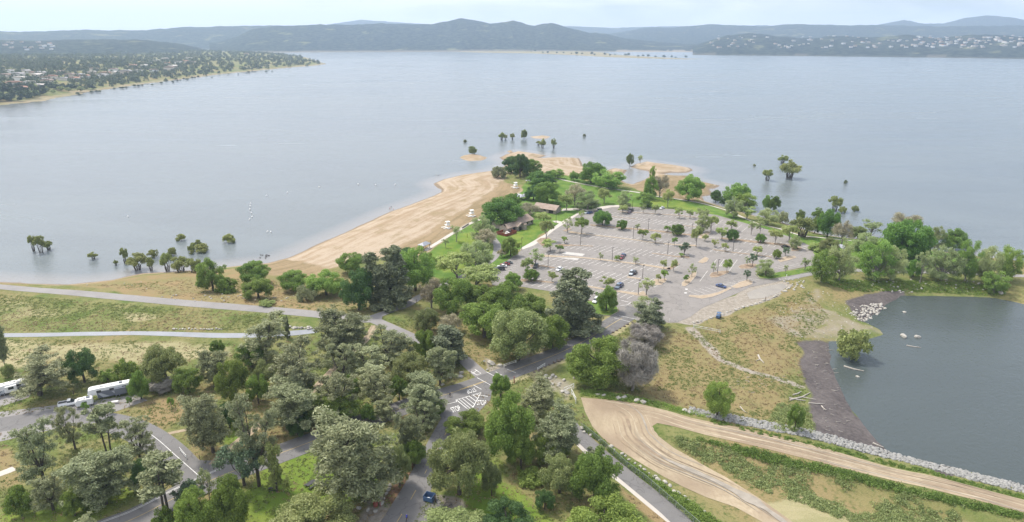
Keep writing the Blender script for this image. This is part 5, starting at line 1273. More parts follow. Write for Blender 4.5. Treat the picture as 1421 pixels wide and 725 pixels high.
def carparts(style):
    if style in CARM: return CARM[style]
    L, Wd = {'sedan': (4.7, .90), 'suv': (4.8, .95), 'pickup': (5.6, .98)}[style]
    zb = .28 if style == 'sedan' else .38; zs = .92 if style == 'sedan' else 1.08; zr = 1.42 if style == 'sedan' else 1.76
    b = MB(); h = L/2
    loft(b, [(-h, Wd*.8, Wd*.72, zb+.15, zs-.08), (-h+.15, Wd*.95, Wd*.86, zb, zs), (-.9, Wd, Wd*.9, zb, zs+.02), (h-1.5, Wd, Wd*.88, zb, zs), (h-.35, Wd*.96, Wd*.8, zb, zs-.18), (h, Wd*.78, Wd*.62, zb+.12, zs-.32)])
    c0, c1 = {'sedan': (-h+.75, h-1.25), 'suv': (-h+.12, h-1.35), 'pickup': (-.6, h-1.45)}[style]
    gsecs = [(c0, Wd*.84, Wd*.6, zs-.02, zs+.06), (c0+(.55 if style == 'sedan' else .22), Wd*.86, Wd*.7, zs-.02, zr-.06), (c1-1.0, Wd*.86, Wd*.72, zs-.02, zr-.05), (c1, Wd*.84, Wd*.66, zs-.03, zs+.05)]
    g_ = MB(); loft(g_, gsecs)
    rf = MB(); r0, r1 = gsecs[1][0]-.05, gsecs[2][0]+.08; loft(rf, [(r0, Wd*.70, Wd*.6, zr-.08, zr-.03), (r0+.3, Wd*.73, Wd*.66, zr-.1, zr), (r1-.3, Wd*.74, Wd*.67, zr-.1, zr), (r1, Wd*.73, Wd*.6, zr-.1, zr-.03)])
    for x in ((r0+r1)/2-.1, r0+.1, r1-.05):
        for s in (1, -1): rf.box((x, s*Wd*.79, (zs+zr)/2), (.09, .05, zr-zs-.02), rx=-s*-.24)
    if style == 'pickup':
        b.box((-h+1.2, 0, zs+.02), (2.1, Wd*1.5, .06), mi=1)
        for s in (1, -1): b.box((-h+1.2, s*Wd*.84, zs+.12), (2.35, .1, .26))
        b.box((-h+.1, 0, zs+.12), (.1, Wd*1.7, .26))
    wh = []
    for x in (-h+.95, h-.95):
        for s in (1, -1):
            w = MB(); w.tube([(0, s*-.11, 0), (0, s*.11, 0)], .34, 14); t_ = w.mesh('tyre', M_TYRE); q = MB(); q.tube([(0, s*.08, 0), (0, s*.125, 0)], .2, 10); wh.append(((x, s*(Wd-.08), .34), t_, q.mesh('rim', M_RIM)))
    hl = MB(); hl.box((0, 0, 0), (.08, .36, .14)); tl = MB(); tl.box((0, 0, 0), (.06, .3, .2))
    CARM[style] = dict(L=L, W=Wd, body=b, glass=g_.mesh('window_glass', M_GLASS), roof=rf, wheels=wh, hl=hl.mesh('headlight', M_LAMP), tl=tl.mesh('tail_light', M_TAIL), zs=zs, cache={})
    return CARM[style]
def car(style, col, p, q, label, sc=1.0, group=None, name='parked_car'):
    """p photo pixel of the car's middle, q pixel towards its nose"""
    P, Q_ = G(*p), G(*q); rz = math.atan2(Q_.y-P.y, Q_.x-P.x); c = carparts(style)
    if col not in c['cache']: c['cache'][col] = (c['body'].mesh('body', [PAINT[col], M_BLK]), c['roof'].mesh('roof', PAINT[col]))
    r = empty('pickup_truck' if style == 'pickup' else name, (P.x, P.y, P.z+.06), rz, label=label, cat='truck' if style == 'pickup' else 'car', group=group); r.scale = (sc,)*3
    mobj('body', c['cache'][col][0], r); mobj('roof', c['cache'][col][1], r); mobj('window_glass', c['glass'], r)
    for loc, t_, rm in c['wheels']:
        w = mobj('wheel', t_, r); w.location = loc; mobj('rim', rm, w)
    for s in (1, -1):
        o = mobj('headlight', c['hl'], r); o.location = (c['L']/2-.12, s*c['W']*.62, c['zs']-.42)
        o = mobj('tail_light', c['tl'], r); o.location = (-c['L']/2+.03, s*c['W']*.62, c['zs']-.22)
    return r
car('suv','black',(692.7,375),(680,375.3),'large black car, sideways at the left kerb of the car park',1.12)
car('sedan','white',(696.8,371.2),(685,371.6),'white car right behind the large black one')
car('sedan','red',(700.8,368.6),(689,369),'dark red car behind the white one at the left kerb')
car('sedan','grey',(704.8,366.4),(693,366.8),'grey car furthest along the left kerb')
car('suv','blue',(684.6,387.2),(676,384),'dark blue car half hidden by trees at the lower left corner')
car('suv','black',(743.2,371.4),(738,377),'black car beside the short island among young trees')
car('suv','green',(743.6,384.4),(739.5,391),'dark green car behind the bright green bush')
car('sedan','white',(776,375.2),(769.5,379),'white car parked alone by the lamp post on the left')
car('sedan','red',(862.6,359),(857,364.5),'bright red car in the middle rows')
car('sedan','blue',(865,355.6),(871,350.5),'dark car nose to nose behind the bright red one')
car('suv','silver',(876.2,381.2),(871.5,388),'silver car at the tan island tip')
car('suv','black',(880.2,379.8),(885,373),'black car directly behind the silver one')
car('suv','steel',(857.4,399.6),(852.5,405),'steel blue car at the lowest strip')
car('suv','blue',(861,397.2),(866,391),'dark car right next to the steel blue one')
car('sedan','blue',(1000.7,398.8),(1012,401.6),'navy blue car alone on the right part of the car park')
car('sedan','purple',(873.8,295.6),(869,299),'maroon car in the top rows')
car('suv','black',(876,293.3),(881,290),'black car behind the maroon one')
car('sedan','grey',(863,287.8),(857.5,289.5),'grey car at the top left kerb of the car park')
car('suv','black',(899.2,287.9),(894,290),'black car at the far kerb of the car park')
car('sedan','white',(918.5,289.9),(913,292),'white car at the far kerb of the car park')
car('sedan','silver',(814.3,296.4),(809,298.5),'pale silver car at the far left bays, next to the blue one')
car('sedan','blue',(818.8,296.6),(813.5,298.6),'blue car at the far left bays')
car('suv','grey',(831,293.8),(825,295.6),'dark grey car above the dense round tree')
car('suv','black',(944.6,315.6),(950,311),'black car behind the flat-topped dark tree')
car('suv','white',(826.6,419.6),(821,425),'white car half hidden behind the tall conifer')
car('sedan','black',(1090,343.9),(1099,343),'black car at the right end of the long brown strip')
car('pickup','white',(97,562.5),(118,558.5),'white pickup truck at the camp road',1.05)
# caravans
M_RVW = mat('caravan_white', (.74,.74,.73), .45, noise=(.05, .8)); M_RVD = mat('caravan_navy', (.045,.055,.085), .4); M_RVG = mat('caravan_grey', (.13,.145,.175), .45); M_RVL = mat('caravan_pale_grey', (.42,.44,.47), .45)
def rv(name, p, q, L, Wd, Hh, label, stripe, gooseneck=False, slide=False, cat='caravan', windows=3):
    P, Q_ = G(*p), G(*q); rz = math.atan2(Q_.y-P.y, Q_.x-P.x); r = empty(name, (P.x, P.y, P.z), rz, label=label, cat=cat); h = L/2; z0 = .7
    b = MB()
    if gooseneck: prof = [(-h, z0), (h-2.6, z0), (h-2.3, z0+1.25), (h-.5, z0+1.35), (h, z0+1.9), (h-.3, Hh-.25), (h-.9, Hh), (-h+.2, Hh), (-h, Hh-.2)]
    else: prof = [(-h, z0), (h-.5, z0), (h, z0+.7), (h-.1, Hh-.6), (h-.6, Hh), (-h+.25, Hh), (-h, Hh-.3)]
    b.prism(prof, -Wd/2, Wd/2); b.build('body', M_RVW, r)
    rf = MB(); rf.box(((-.6 if gooseneck else 0), 0, Hh+.02), (L-1.4, Wd*.96, .05)); rf.build('roof', M_WHITE, r)
    ph = 2.2 if stripe == 1 else 1.1
    if stripe:
        s_ = MB(); s_.box((-.8 if gooseneck else 0, -Wd/2-.012, z0+.02+ph/2), (L-(3.4 if gooseneck else .9), .02, ph)); s_.box((-.8 if gooseneck else 0, Wd/2+.012, z0+.02+ph/2), (L-(3.4 if gooseneck else .9), .02, ph)); s_.build('side_panel', M_RVG if stripe == 1 else M_RVD, r)
        s_ = MB()
        for s in (1, -1):
            for x in (-h*.55, h*.05): s_.add([(x, s*(Wd/2+.03), z0+.1), (x+1.8, s*(Wd/2+.03), z0+.1), (x+3.0, s*(Wd/2+.03), z0+1.6), (x+2.2, s*(Wd/2+.03), z0+1.6)], [(0,1,2,3)])
        s_.build('side_graphic', M_RVL, r)
    for i in range(windows):
        x = -h+L*(i+.7)/(windows+.5)
        if gooseneck: x -= .3
        for s in (1, -1): w = MB(); w.box((x, s*(Wd/2+.03), Hh-.95), (1.25, .04, .7)); w.build('window', M_GLASS, r)
    d = MB(); d.box((-h*.1, -Wd/2-.035, z0+1.0), (.75, .04, 1.9)); d.build('door', M_RVW, r)
    for x in (-h*.5, h*.35): a_ = MB(); a_.box((x, 0, Hh+.2), (1.0, .75, .32), taper=.15); a_.build('air_conditioner', M_RVG if x < 0 else M_WHITE, r)
    for i in range(2):
        v = MB(); v.box((-h*.1+i*1.6, .5, Hh+.08), (.4, .4, .12)); v.build('roof_vent', M_BLK, r)
    if slide:
        s_ = MB(); s_.box((-h*.45, Wd/2+.42, z0+1.35), (L*.26, .85, 2.1)); s_.build('slide_out', M_RVG, r)
        s_ = MB(); s_.box((h*.15, -Wd/2-.4, z0+1.3), (L*.28, .8, 1.95)); s_.build('slide_out', M_RVW, r); w = MB(); w.box((h*.15, -Wd/2-.82, z0+1.6), (1.4, .03, .8)); w.build('window', M_GLASS, r)
    for x in (-h*.22, -h*.22-.95):
        for s in (1, -1): w = MB(); w.tube([(x, s*(Wd/2-.28), .38), (x, s*(Wd/2-.02), .38)], .38, 14); ww = w.build('wheel', M_TYRE, r); q_ = MB(); q_.tube([(x, s*(Wd/2-.05), .38), (x, s*(Wd/2+.01), .38)], .2, 10); q_.build('rim', M_RIM, ww)
    hx = MB(); hx.tube([(h-2.5, -1, .7), (h-2.5, -1, 0)], .06) if gooseneck else hx.tube([(h-.2, .5, .6), (h+1.1, 0, .55), (h-.2, -.5, .6)], .05); hx.build('landing_leg' if gooseneck else 'drawbar', M_BLK, r)
    return r
rv('fifth_wheel_caravan', (155,550), (125,556), 12.0, 2.5, 3.9, 'long grey and white fifth-wheel caravan with dark swooping graphics', 1, True, True)
rv('travel_trailer', (12,546), (48,536.5), 10.5, 2.5, 3.3, 'white travel caravan with a dark side panel cut by the left edge', 2, False, True)
rv('small_trailer', (118,563.5), (100,567), 4.6, 2.1, 2.5, 'small all-white trailer between the pickup and the long caravan', 0, False, False, windows=1)
# camp table and boxes beside the caravan
t = empty('camp_table', G(160,560), .3, label='small white camp table in front of the long caravan', cat='table')
m = MB(); m.box((0,0,.72), (1.8,.8,.04)); m.build('tabletop', M_WHITE, t)
for x in (-.8,.8):
    for y in (-.3,.3): m = MB(); m.tube([(x,y,0),(x,y,.7)], .025, 5); m.build('leg', M_RIM, t)

# ------------------------------------------------------------------ lamp posts
M_POLE = mat('dark_pole', (.06,.05,.045), .6)
LP = [((724,347.5),'by the rounded tree at the left kerb'),((771.6,309.6),'in the grass behind the roofed buildings'),((800.7,297),'at the far left corner of the car park'),((805.5,341),'at the left end of the short fifth strip'),
 ((760.5,371.6),'above the lone white car'),((849.5,362),'left of the bright red car'),((878.5,331.5),'on the narrow strip with green young trees'),((899.5,320),'on the wide brown strip in the middle'),
 ((926.4,354),'on the short strip below the cross rows'),((959.6,327),'at the right end of the wide brown strip'),((1017,350),'on the strip right of the cross lane'),((995.5,379.5),'on the oval island right of the cross lane'),
 ((891.5,387.5),'on the tan island beside the silver car'),((885.7,409.5),'on the lowest strip beside the pale spring tree'),((877.5,291.5),'at the far kerb behind the maroon car')]
m = MB(); m.tube([(0,0,0),(0,0,6.6)], [.13,.09], 8); PM = m.mesh('pole', M_POLE); m = MB(); m.box((0,0,.25), (.5,.5,.5), taper=.1); BM_ = m.mesh('base', M_KERB); m = MB(); m.box((.35,0,6.65), (.9,.42,.2), taper=.1); HM = m.mesh('lamp_head', M_POLE)
for p, w in LP:
    r = empty('lamp_post', G(*p), .4, label='dark lamp post '+w, cat='lamp post', group='lamp posts of the car park')
    mobj('pole', PM, r); mobj('base', BM_, r); mobj('lamp_head', HM, r)

# ------------------------------------------------------------------ buildings
M_STONE = mat('stone_wall', (.33,.29,.25), .9, noise=(.2, 1.2)); M_STUC = mat('stucco_wall', (.36,.30,.25), .9, noise=(.1, .6)); M_WOOD = mat('brown_timber', (.12,.075,.05), .8, noise=(.2, 1))
rfm = NT('tile_roof'); ra = rfm.noise(.5, 5); M_ROOF = rfm.out(rfm.mix(rfm.mapr(ra, .3, .7), (.27,.205,.165), (.37,.295,.245)), .9, .2)
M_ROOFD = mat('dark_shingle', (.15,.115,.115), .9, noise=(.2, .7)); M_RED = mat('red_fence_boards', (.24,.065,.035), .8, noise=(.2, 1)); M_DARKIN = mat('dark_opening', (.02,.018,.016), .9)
M_GREYR = mat('grey_metal_roof', (.30,.31,.35), .5, noise=(.08, .6))
def gable(r, c, d, hw, hr, rm, wm, rz=0, ov=.6, hip=0, nm=''):
    m = MB(); m.box((0,0,hw/2), (d[0], d[1], hw))
    m.prism([(-d[1]/2, hw), (d[1]/2, hw), (0, hw+hr*.97)], -d[0]/2, d[0]/2) if False else None
    for s in (1,-1):
        x = s*d[0]/2; m.add([(x, -d[1]/2, hw), (x, d[1]/2, hw), (x, 0, hw+hr*.96)], [(0,1,2)])
    w = m.build('wall', wm, r); w.location = c; w.rotation_euler.z = rz
    m = MB(); X0, Y0 = d[0]/2+ov, d[1]/2+ov; k = hr/(d[1]/2); ze = hw-ov*k; t_ = .18
    m.add([(-X0,-Y0,ze),(X0,-Y0,ze),(X0-hip,0,hw+hr),(-X0+hip,0,hw+hr),(X0,Y0,ze),(-X0,Y0,ze)]+[(-X0,-Y0,ze+t_),(X0,-Y0,ze+t_),(X0-hip,0,hw+hr+t_),(-X0+hip,0,hw+hr+t_),(X0,Y0,ze+t_),(-X0,Y0,ze+t_)],
          [(0,3,2,1),(3,5,4,2),(6,7,8,9),(9,8,10,11),(0,1,7,6),(4,5,11,10),(1,2,8,7),(2,4,10,8),(3,0,6,9),(5,3,9,11)])
    o = m.build('roof', rm, r); o.location = c; o.rotation_euler.z = rz; return w, o
P = G(716,317.5); Q_ = G(741,309); rz = math.atan2(Q_.y-P.y, Q_.x-P.x)
b1 = empty('park_building', P, rz, label='low stone building with brown tiled roofs and a red fenced deck', cat='building')
w, o = gable(b1, (7,3.5,0), (15,9.5), 3.0, 2.3, M_ROOF, M_STONE)
gable(b1, (-5.5,1.0,0), (9,6), 2.6, 1.5, M_ROOF, M_STUC, hip=2)
gable(b1, (-.2,-1.5,0), (5,6), 2.7, 1.5, M_ROOF, M_STONE, rz=math.pi/2)
gable(b1, (-1.5,9.5,0), (10,7), 2.8, 2.0, M_ROOFD, M_STUC)
m = MB(); m.box((1.6,-5.2,1.6), (1.7,1.7,3.2)); m.build('stone_pier', M_STONE, b1); m = MB(); m.box((1.6,-5.2,3.3), (2.1,2.1,.2)); m.build('pier_cap', M_ROOF, b1)
for x in (-4.4,-1.4): m = MB(); m.box((x,-2.35 if x < -3 else -4.56,1.2), (1.8,.12,2.2)); m.build('door', M_DARKIN, b1)
for x in (5,9,13): m = MB(); m.box((x,-1.31,1.7), (1.5,.1,1.1)); f_ = m.build('window', M_WOOD, b1); m = MB(); m.box((x,-1.37,1.7), (1.2,.06,.85)); m.build('pane', M_GLASS, f_)
dk = MB(); dk.box((-12,-3.4,.28), (9,6.4,.16)); dk.build('deck', M_WOOD, b1)
fb = MB()
for a_, b_ in (((-16.5,-6.7),(-7.4,-6.7)),((-16.5,-6.7),(-16.5,.6)),((-7.4,-6.7),(-7.4,-2.6)),((-16.5,.6),(-10.4,.6))):
    L_ = math.dist(a_, b_); n_ = int(L_/.3)
    for i in range(n_): x = a_[0]+(b_[0]-a_[0])*(i+.5)/n_; y = a_[1]+(b_[1]-a_[1])*(i+.5)/n_; fb.box((x,y,.85), (.26,.05,1.5) if a_[1]==b_[1] else (.05,.26,1.5))
    fb.box(((a_[0]+b_[0])/2,(a_[1]+b_[1])/2,1.62), (abs(a_[0]-b_[0])+.12, abs(a_[1]-b_[1])+.12, .08))
fb.build('deck_fence', M_RED, b1)
tt = b1.matrix_basis
def picnic(p, rz, label, mt, seatm=None, s=1.0, group=None):
    r = empty('picnic_table', p, rz, label=label, cat='picnic table', group=group); r.scale = (s,)*3
    m = MB(); m.box((0,0,.74), (2.0,.78,.06)); m.build('tabletop', mt, r)
    for q in (1,-1): m = MB(); m.box((0,q*.75,.44), (2.0,.28,.05)); m.build('bench_seat', mt, r)
    for x in (-.7,.7): m = MB(); m.tube([(x,-.75,0),(x,-.25,.72)], .05, 4); m.tube([(x,.75,0),(x,.25,.72)], .05, 4); m.box((x,0,.38), (.07,1.6,.08)); m.build('leg', M_BLK, r)
    return r
for i, (x, y) in enumerate(((-14,-4.5),(-11.2,-2.8),(-12.2,-5.2))):
    q = tt @ Vector((x, y, .36)); picnic(q, rz+i*.7, ('leftmost','rearmost','front')[i]+' white table on the red fenced deck', M_WHITE)
P = G(760,293.5); Q_ = G(775,296); rz = math.atan2(Q_.y-P.y, Q_.x-P.x)
b2 = empty('park_building', P, rz, label='long low building with pale brown roof above the main one', cat='building')
gable(b2, (0,0,0), (15,7.5), 2.8, 1.9, M_ROOF, M_STUC, ov=.9)
m = MB(); m.box((4.5,-3.8,1.3), (3.2,.12,2.2)); m.build('door', M_DARKIN, b2); m = MB(); m.box((0,-3.8,1.6), (1.6,.1,1.0)); m.build('window', M_GLASS, b2)
def shelter(p, q, L, Wd, label, rm, hh=2.6, name='picnic_shelter'):
    P, Q_ = G(*p), G(*q); r = empty(name, P, math.atan2(Q_.y-P.y, Q_.x-P.x), label=label, cat='shelter')
    for x in (-L/2+.3, L/2-.3):
        for y in (-Wd/2+.3, Wd/2-.3): m = MB(); m.box((x,y,hh/2), (.22,.22,hh)); m.build('post', M_WOOD, r)
    m = MB(); X0, Y0 = L/2+.3, Wd/2+.3; V = [(-X0,-Y0,hh),(X0,-Y0,hh),(X0,Y0,hh),(-X0,Y0,hh),(-X0*.45,0,hh+1.2),(X0*.45,0,hh+1.2),(-X0,-Y0,hh-.15),(X0,-Y0,hh-.15),(X0,Y0,hh-.15),(-X0,Y0,hh-.15)]
    m.add(V, [(0,1,5,4),(2,3,4,5),(1,2,5),(3,0,4),(0,6,7,1),(1,7,8,2),(2,8,9,3),(3,9,6,0),(6,9,8,7)]); m.build('roof', rm, r); return r
shelter((589,345.5),(600,341),5.6,3.6,'small shade shelter with grey roof beside the beach', M_GREYR)
shelter((722,277),(732,280),8,5,'grey-roofed picnic shelter with clutter above the dense green tree', M_GREYR)
shelter((728,276),(735,272),4,3,'small blue-grey roofed kiosk next to the grey picnic shelter', M_GREYR)
shelter((735,255),(743,252),5,4,'pale grey picnic shelter below the headland grove', M_GREYR)
shelter((766,256.5),(777,257.5),7,4,'dark grey picnic shelter on the upper lawn', M_ROOFD)
for i, p in enumerate(((1165,349),(1026,247.6))[:1]): shelter(p, (p[0]+9, p[1]+2), 6, 4, 'small pale roof among the trees of the right wood', M_GREYR)
# lifeguard towers
M_TW = mat('tower_white', (.78,.77,.74), .6)
def tower(p, label, rz):
    r = empty('lifeguard_tower', G(*p), rz, label=label, cat='lifeguard tower', group='white lifeguard towers on the beach')
    for x in (-1,1):
        for y in (-1,1): m = MB(); m.tube([(x*1.5,y*1.5,-.2),(x*.9,y*.9,2.0)], .09, 6); m.build('leg', M_TW, r)
    m = MB(); m.box((0,0,2.05), (2.8,2.8,.14)); m.build('platform', M_TW, r)
    m = MB(); m.box((.3,0,2.75), (1.5,1.7,1.3)); m.build('cabin', M_TW, r)
    m = MB(); m.box((.2,0,3.95), (2.4,2.4,.12)); m.build('roof', M_TW, r)
    for x in (-1.1,1.2):
        for y in (-1.1,1.1): m = MB(); m.tube([(x,y,2.1),(x,y,3.9)], .05, 5); m.build('post', M_TW, r)
    m = MB(); m.box((-2.3,0,1.1), (3.1,.8,.08)); o = m.build('ramp', M_TW, r); o.rotation_euler = (0,-.0,0)
    m = MB(); m.box((0,0,.12), (5.0,1.2,.16)); m.box((0,0,.12), (1.2,4.6,.18)); m.build('skid_base', M_TW, r)
tower((621,317),'white lifeguard tower nearest the camera on the beach edge',.5); tower((654.5,300.5),'middle white lifeguard tower, behind small lawn trees',.5); tower((715.3,261),'farthest white lifeguard tower, below the headland grove',.5)
# long walls by the beach walk
m = MB(); a_, b_ = G(641,317.5), G(650,311.8); m.box(((a_.x+b_.x)/2,(a_.y+b_.y)/2,a_.z+.4), ((b_-a_).length, .5, .9), math.atan2(b_.y-a_.y, b_.x-a_.x)); tag(m.build('stone_wall', M_STONE), 'low stone wall at the beach edge of the lawn', 'wall')

# ------------------------------------------------------------------ small furniture
def gate(pa, pb, h_, label, mt=None, rails=2, diag=False):
    a_, b_ = G(*pa), G(*pb); d = b_-a_; L_ = math.hypot(d.x, d.y); r = empty('gate', a_, math.atan2(d.y, d.x), label=label, cat='gate'); mt = mt or M_TW
    for x in (0, L_): m = MB(); m.box((x,0,h_/2), (.16,.16,h_+.1)); m.build('post', mt, r)
    m = MB()
    for k in range(rails): m.box((L_/2,0,h_*(.95-.5*k)), (L_-.2,.09,.1))
    if diag: m.tube([(.1,0,h_*.4),(L_-.1,0,h_*.95)], .05, 5)
    m.build('rail', mt, r)
    if L_ > 5:
        for k in range(int(L_/2.4)): m = MB(); m.box((2.4*(k+1),0,h_*.68), (.08,.07,h_*.62)); m.build('upright', mt, r)
gate((962,455.5),(999,463.5),1.3,'long white barrier gate at the car park edge above the pond track')
gate((746,514.5),(756,508.5),1.1,'short white gate beside the two-lane road',diag=True)
gate((699.5,510),(716,504),1.1,'white road gate left of the two-lane road, by the boulders')
gate((250,627),(259,637.5),1.3,'white gate at the roadside below the large rounded pine',diag=True)
gate((793,548),(799,560),2.0,'white lattice gate at the start of the dirt road',diag=True)
gate((783,545),(796,540),1.8,'white slanted barrier beside the lattice gate',diag=True)
M_POST = mat('brown_sign_post', (.11,.065,.04), .8); M_PT = mat('rust_red', (.27,.075,.05), .8)
def post(p, h_, label, sign=None, cat='post', col=None, w=.16):
    r = empty('sign_post' if sign else 'wooden_post', G(*p), .3, label=label, cat=cat); m = MB(); m.box((0,0,h_/2), (w,w,h_)); m.build('post', col or M_POST, r)
    m = MB(); m.box((0,0,h_+.03), (w*1.3,w*1.3,.06)); m.build('cap', col or M_POST, r)
    if sign: m = MB(); m.box((0,-.1,h_-.25), (.7,.05,.5)); m.build('sign_panel', sign, r)
post((652.5,523),2.3,'dark brown post left of the junction beside the white boulders'); post((713.5,532),2.2,'rust-brown post right of the corner oak at the junction',col=M_PT,w=.24)
post((672,506),1.6,'post with small white sign at the top of the junction', M_WHITE, 'sign'); post((691.8,483),1.4,'short dark post under the grey-olive oak'); post((578,420),1.5,'dark post beside the footpath bend')
post((604,697),1.6,'brown post right of the blue container'); post((527.8,703),1.5,'rust post beside the reddish bin',col=M_PT); post((102.5,548),1.2,'dark post in the grass left of the long caravan'); post((277,637),1.1,'short dark post right of the roadside white gate')
post((919.5,448),1.2,'white post at the lower edge of the car park',col=M_TW); post((929,447),1.2,'second pale post at the lower edge of the car park',col=M_TW); post((598,341),2.6,'dark pole beside the shade shelter'); post((648.5,330),2.2,'dark post standing in the bright lawn')
post((803,430),1.2,'white post on the grassy corner of the car park entrance',col=M_TW); post((1062.3,417),1.6,'thin dark post at the kerb of the gravel lot')
post((1091.5,385),1.3,'white post at the end of the green island',col=M_TW)
M_BLUE = mat('blue_painted_steel', (.07,.13,.24), .5, noise=(.1, 1.5)); M_BAG = mat('white_bag', (.65,.66,.68), .7)
P = G(596,694); c_ = empty('open_container', P, -.35, label='blue steel open-topped container standing at the roadside', cat='container')
m = MB(); w_, d_, h_ = 2.3, 1.9, 1.35
for (cx, cy, dx, dy) in ((0,-d_/2,w_,.08),(0,d_/2,w_,.08),(-w_/2,0,.08,d_+.08),(w_/2,0,.08,d_+.08)): m.box((cx,cy,h_/2+.12), (dx,dy,h_*(1.15 if cy >= 0 else .8)))
m.box((0,0,.2), (w_,d_,.1)); m.build('body', M_BLUE, c_)
for x in (-.8,0,.8): m = MB(); m.box((x,-d_/2-.08,.62), (.1,.08,.85)); m.build('rib', M_BLUE, c_)
m = MB(); m.box((0,-.5,.75), (.8,.5,.5), .3, taper=.3); m.build('white_sack', M_BAG, c_)
for x in (-.9,.9):
    for y in (-.75,.75): m = MB(); m.tube([(x,y-.06,.1),(x,y+.06,.1)], .1, 8); m.build('wheel', M_TYRE, c_)
P = G(521.5,703); c_ = empty('litter_bin', P, .2, label='rust-red litter bin on the gravel turnout', cat='bin'); m = MB(); m.tube([(0,0,0),(0,0,.15),(0,0,1.0)], [.5,.55,.6], 12); m.build('drum', M_PT, c_); m = MB(); m.tube([(0,0,1.0),(0,0,1.1),(0,0,1.2)], [.64,.6,.2], 12); m.build('lid', M_PT, c_)
P = G(997,441); c_ = empty('utility_cart', P, 1.1, label='dark blue covered utility cart on the gravel beside the car park', cat='cart')
m = MB(); m.box((0,0,.65), (3.0,1.5,.6)); m.box((-1.1,0,1.1), (.9,1.5,.4)); m.build('body', M_BLUE, c_); m = MB(); m.box((.3,0,2.0), (1.7,1.5,.1)); m.build('roof', M_BLUE, c_)
for x in (-.5,1.1):
    for y in (-.7,.7): m = MB(); m.tube([(x,y,.9),(x,y,2.0)], .05, 5); m.build('roof_post', M_BLK, c_)
for x in (-1,1):
    for y in (-.75,.75): m = MB(); m.tube([(x,y-.1,.35),(x,y+.1,.35)], .36, 12); m.build('wheel', M_TYRE, c_)
picnic(G(432,675), 1.0, 'dark picnic table in the bright green clearing', M_BLK, s=1.35); picnic(G(378,680.5), .3, 'smaller dark picnic table beside the ivy-covered stump', M_BLK, s=.9)
picnic(G(623,703), .8, 'grey picnic bench by the blue container', M_BARKG, s=.8)

# ------------------------------------------------------------------ people and bicycles
def skinperson(name, J, E, rad, mats, pick, loc, rz, label, scale=1.0):
    me = bpy.data.meshes.new(name); me.from_pydata(J, E, []); o = bpy.data.objects.new(name, me); COL.objects.link(o)
    sk = o.modifiers.new('s', 'SKIN'); sk.use_smooth_shade = True
    for i, r_ in enumerate(rad): me.skin_vertices[0].data[i].radius = (r_, r_)
    me.skin_vertices[0].data[0].use_root = True
    sb = o.modifiers.new('u', 'SUBSURF'); sb.levels = 1
    dg = bpy.context.evaluated_depsgraph_get(); dg.update(); m2 = bpy.data.meshes.new_from_object(o.evaluated_get(dg)); bpy.data.objects.remove(o)
    m2.materials.clear(); [m2.materials.append(q) for q in mats]
    for p in m2.polygons: p.material_index = pick(p.center)
    r = mobj(name, m2); r.location = loc; r.rotation_euler.z = rz; r.scale = (scale,)*3; return r
M_SKIN = mat('skin', (.45,.27,.19), .6); M_HAIR = mat('dark_hair', (.03,.02,.015), .7)
CL = {'blue': mat('cloth_blue', (.05,.07,.42), .8), 'dark': mat('cloth_dark', (.03,.03,.04), .8), 'red': mat('cloth_red', (.45,.05,.04), .8), 'white': mat('cloth_white', (.7,.7,.7), .8), 'tan': mat('cloth_tan', (.4,.3,.2), .8)}
JS = [(0,0,.95),(0,0,1.15),(0,0,1.42),(0,0,1.52),(0,0,1.68),(0,.17,1.40),(.05,.26,1.12),(.12,.27,.86),(0,-.17,1.40),(.05,-.26,1.12),(.12,-.27,.86),(0,.10,.90),(.03,.11,.5),(-.02,.11,.08),(.13,.12,.04),(0,-.10,.90),(.03,-.11,.5),(-.02,-.11,.08),(.13,-.12,.04)]
ES = [(0,1),(1,2),(2,3),(3,4),(2,5),(5,6),(6,7),(2,8),(8,9),(9,10),(0,11),(11,12),(12,13),(13,14),(0,15),(15,16),(16,17),(17,18)]
RS = [.14,.13,.14,.06,.10,.07,.05,.035,.07,.05,.035,.09,.065,.045,.04,.09,.065,.045,.04]
def stander(p, top, bot, label, rz=0, wade=0):
    def pick(c):
        if c.z > 1.53: return 3 if c.z > 1.7 or c.x < -.03 else 2
        if c.z > .98 and abs(c.y) < .24: return 0
        if .45 < c.z < .98 and abs(c.y) < .2: return 1
        return 2
    q = G(*p); o = skinperson('person', JS, ES, RS, [CL[top], CL[bot], M_SKIN, M_HAIR], pick, (q.x, q.y, q.z-wade), rz, label); tag(o, label, 'person'); return o
stander((541,291.5),'red','dark','person in a red top standing nearest the water on the sand',1.0); stander((543,289.6),'dark','tan','person in dark clothes standing beside the one in red',2.0); stander((546,291.8),'white','red','person in a white top at the right of the small beach group',.3)
for i, (a_, b_) in enumerate(((603.5,244.5),(606,243.8),(608.5,244.2),(611,243.2))): 
    q = unp(a_, b_, 0); o = stander((a_, b_), ('dark','tan','dark','blue')[i], 'dark', 'dark wading figure, %s from the left in the water off the beach tip' % ord_(i), i); o.location.z = -.8
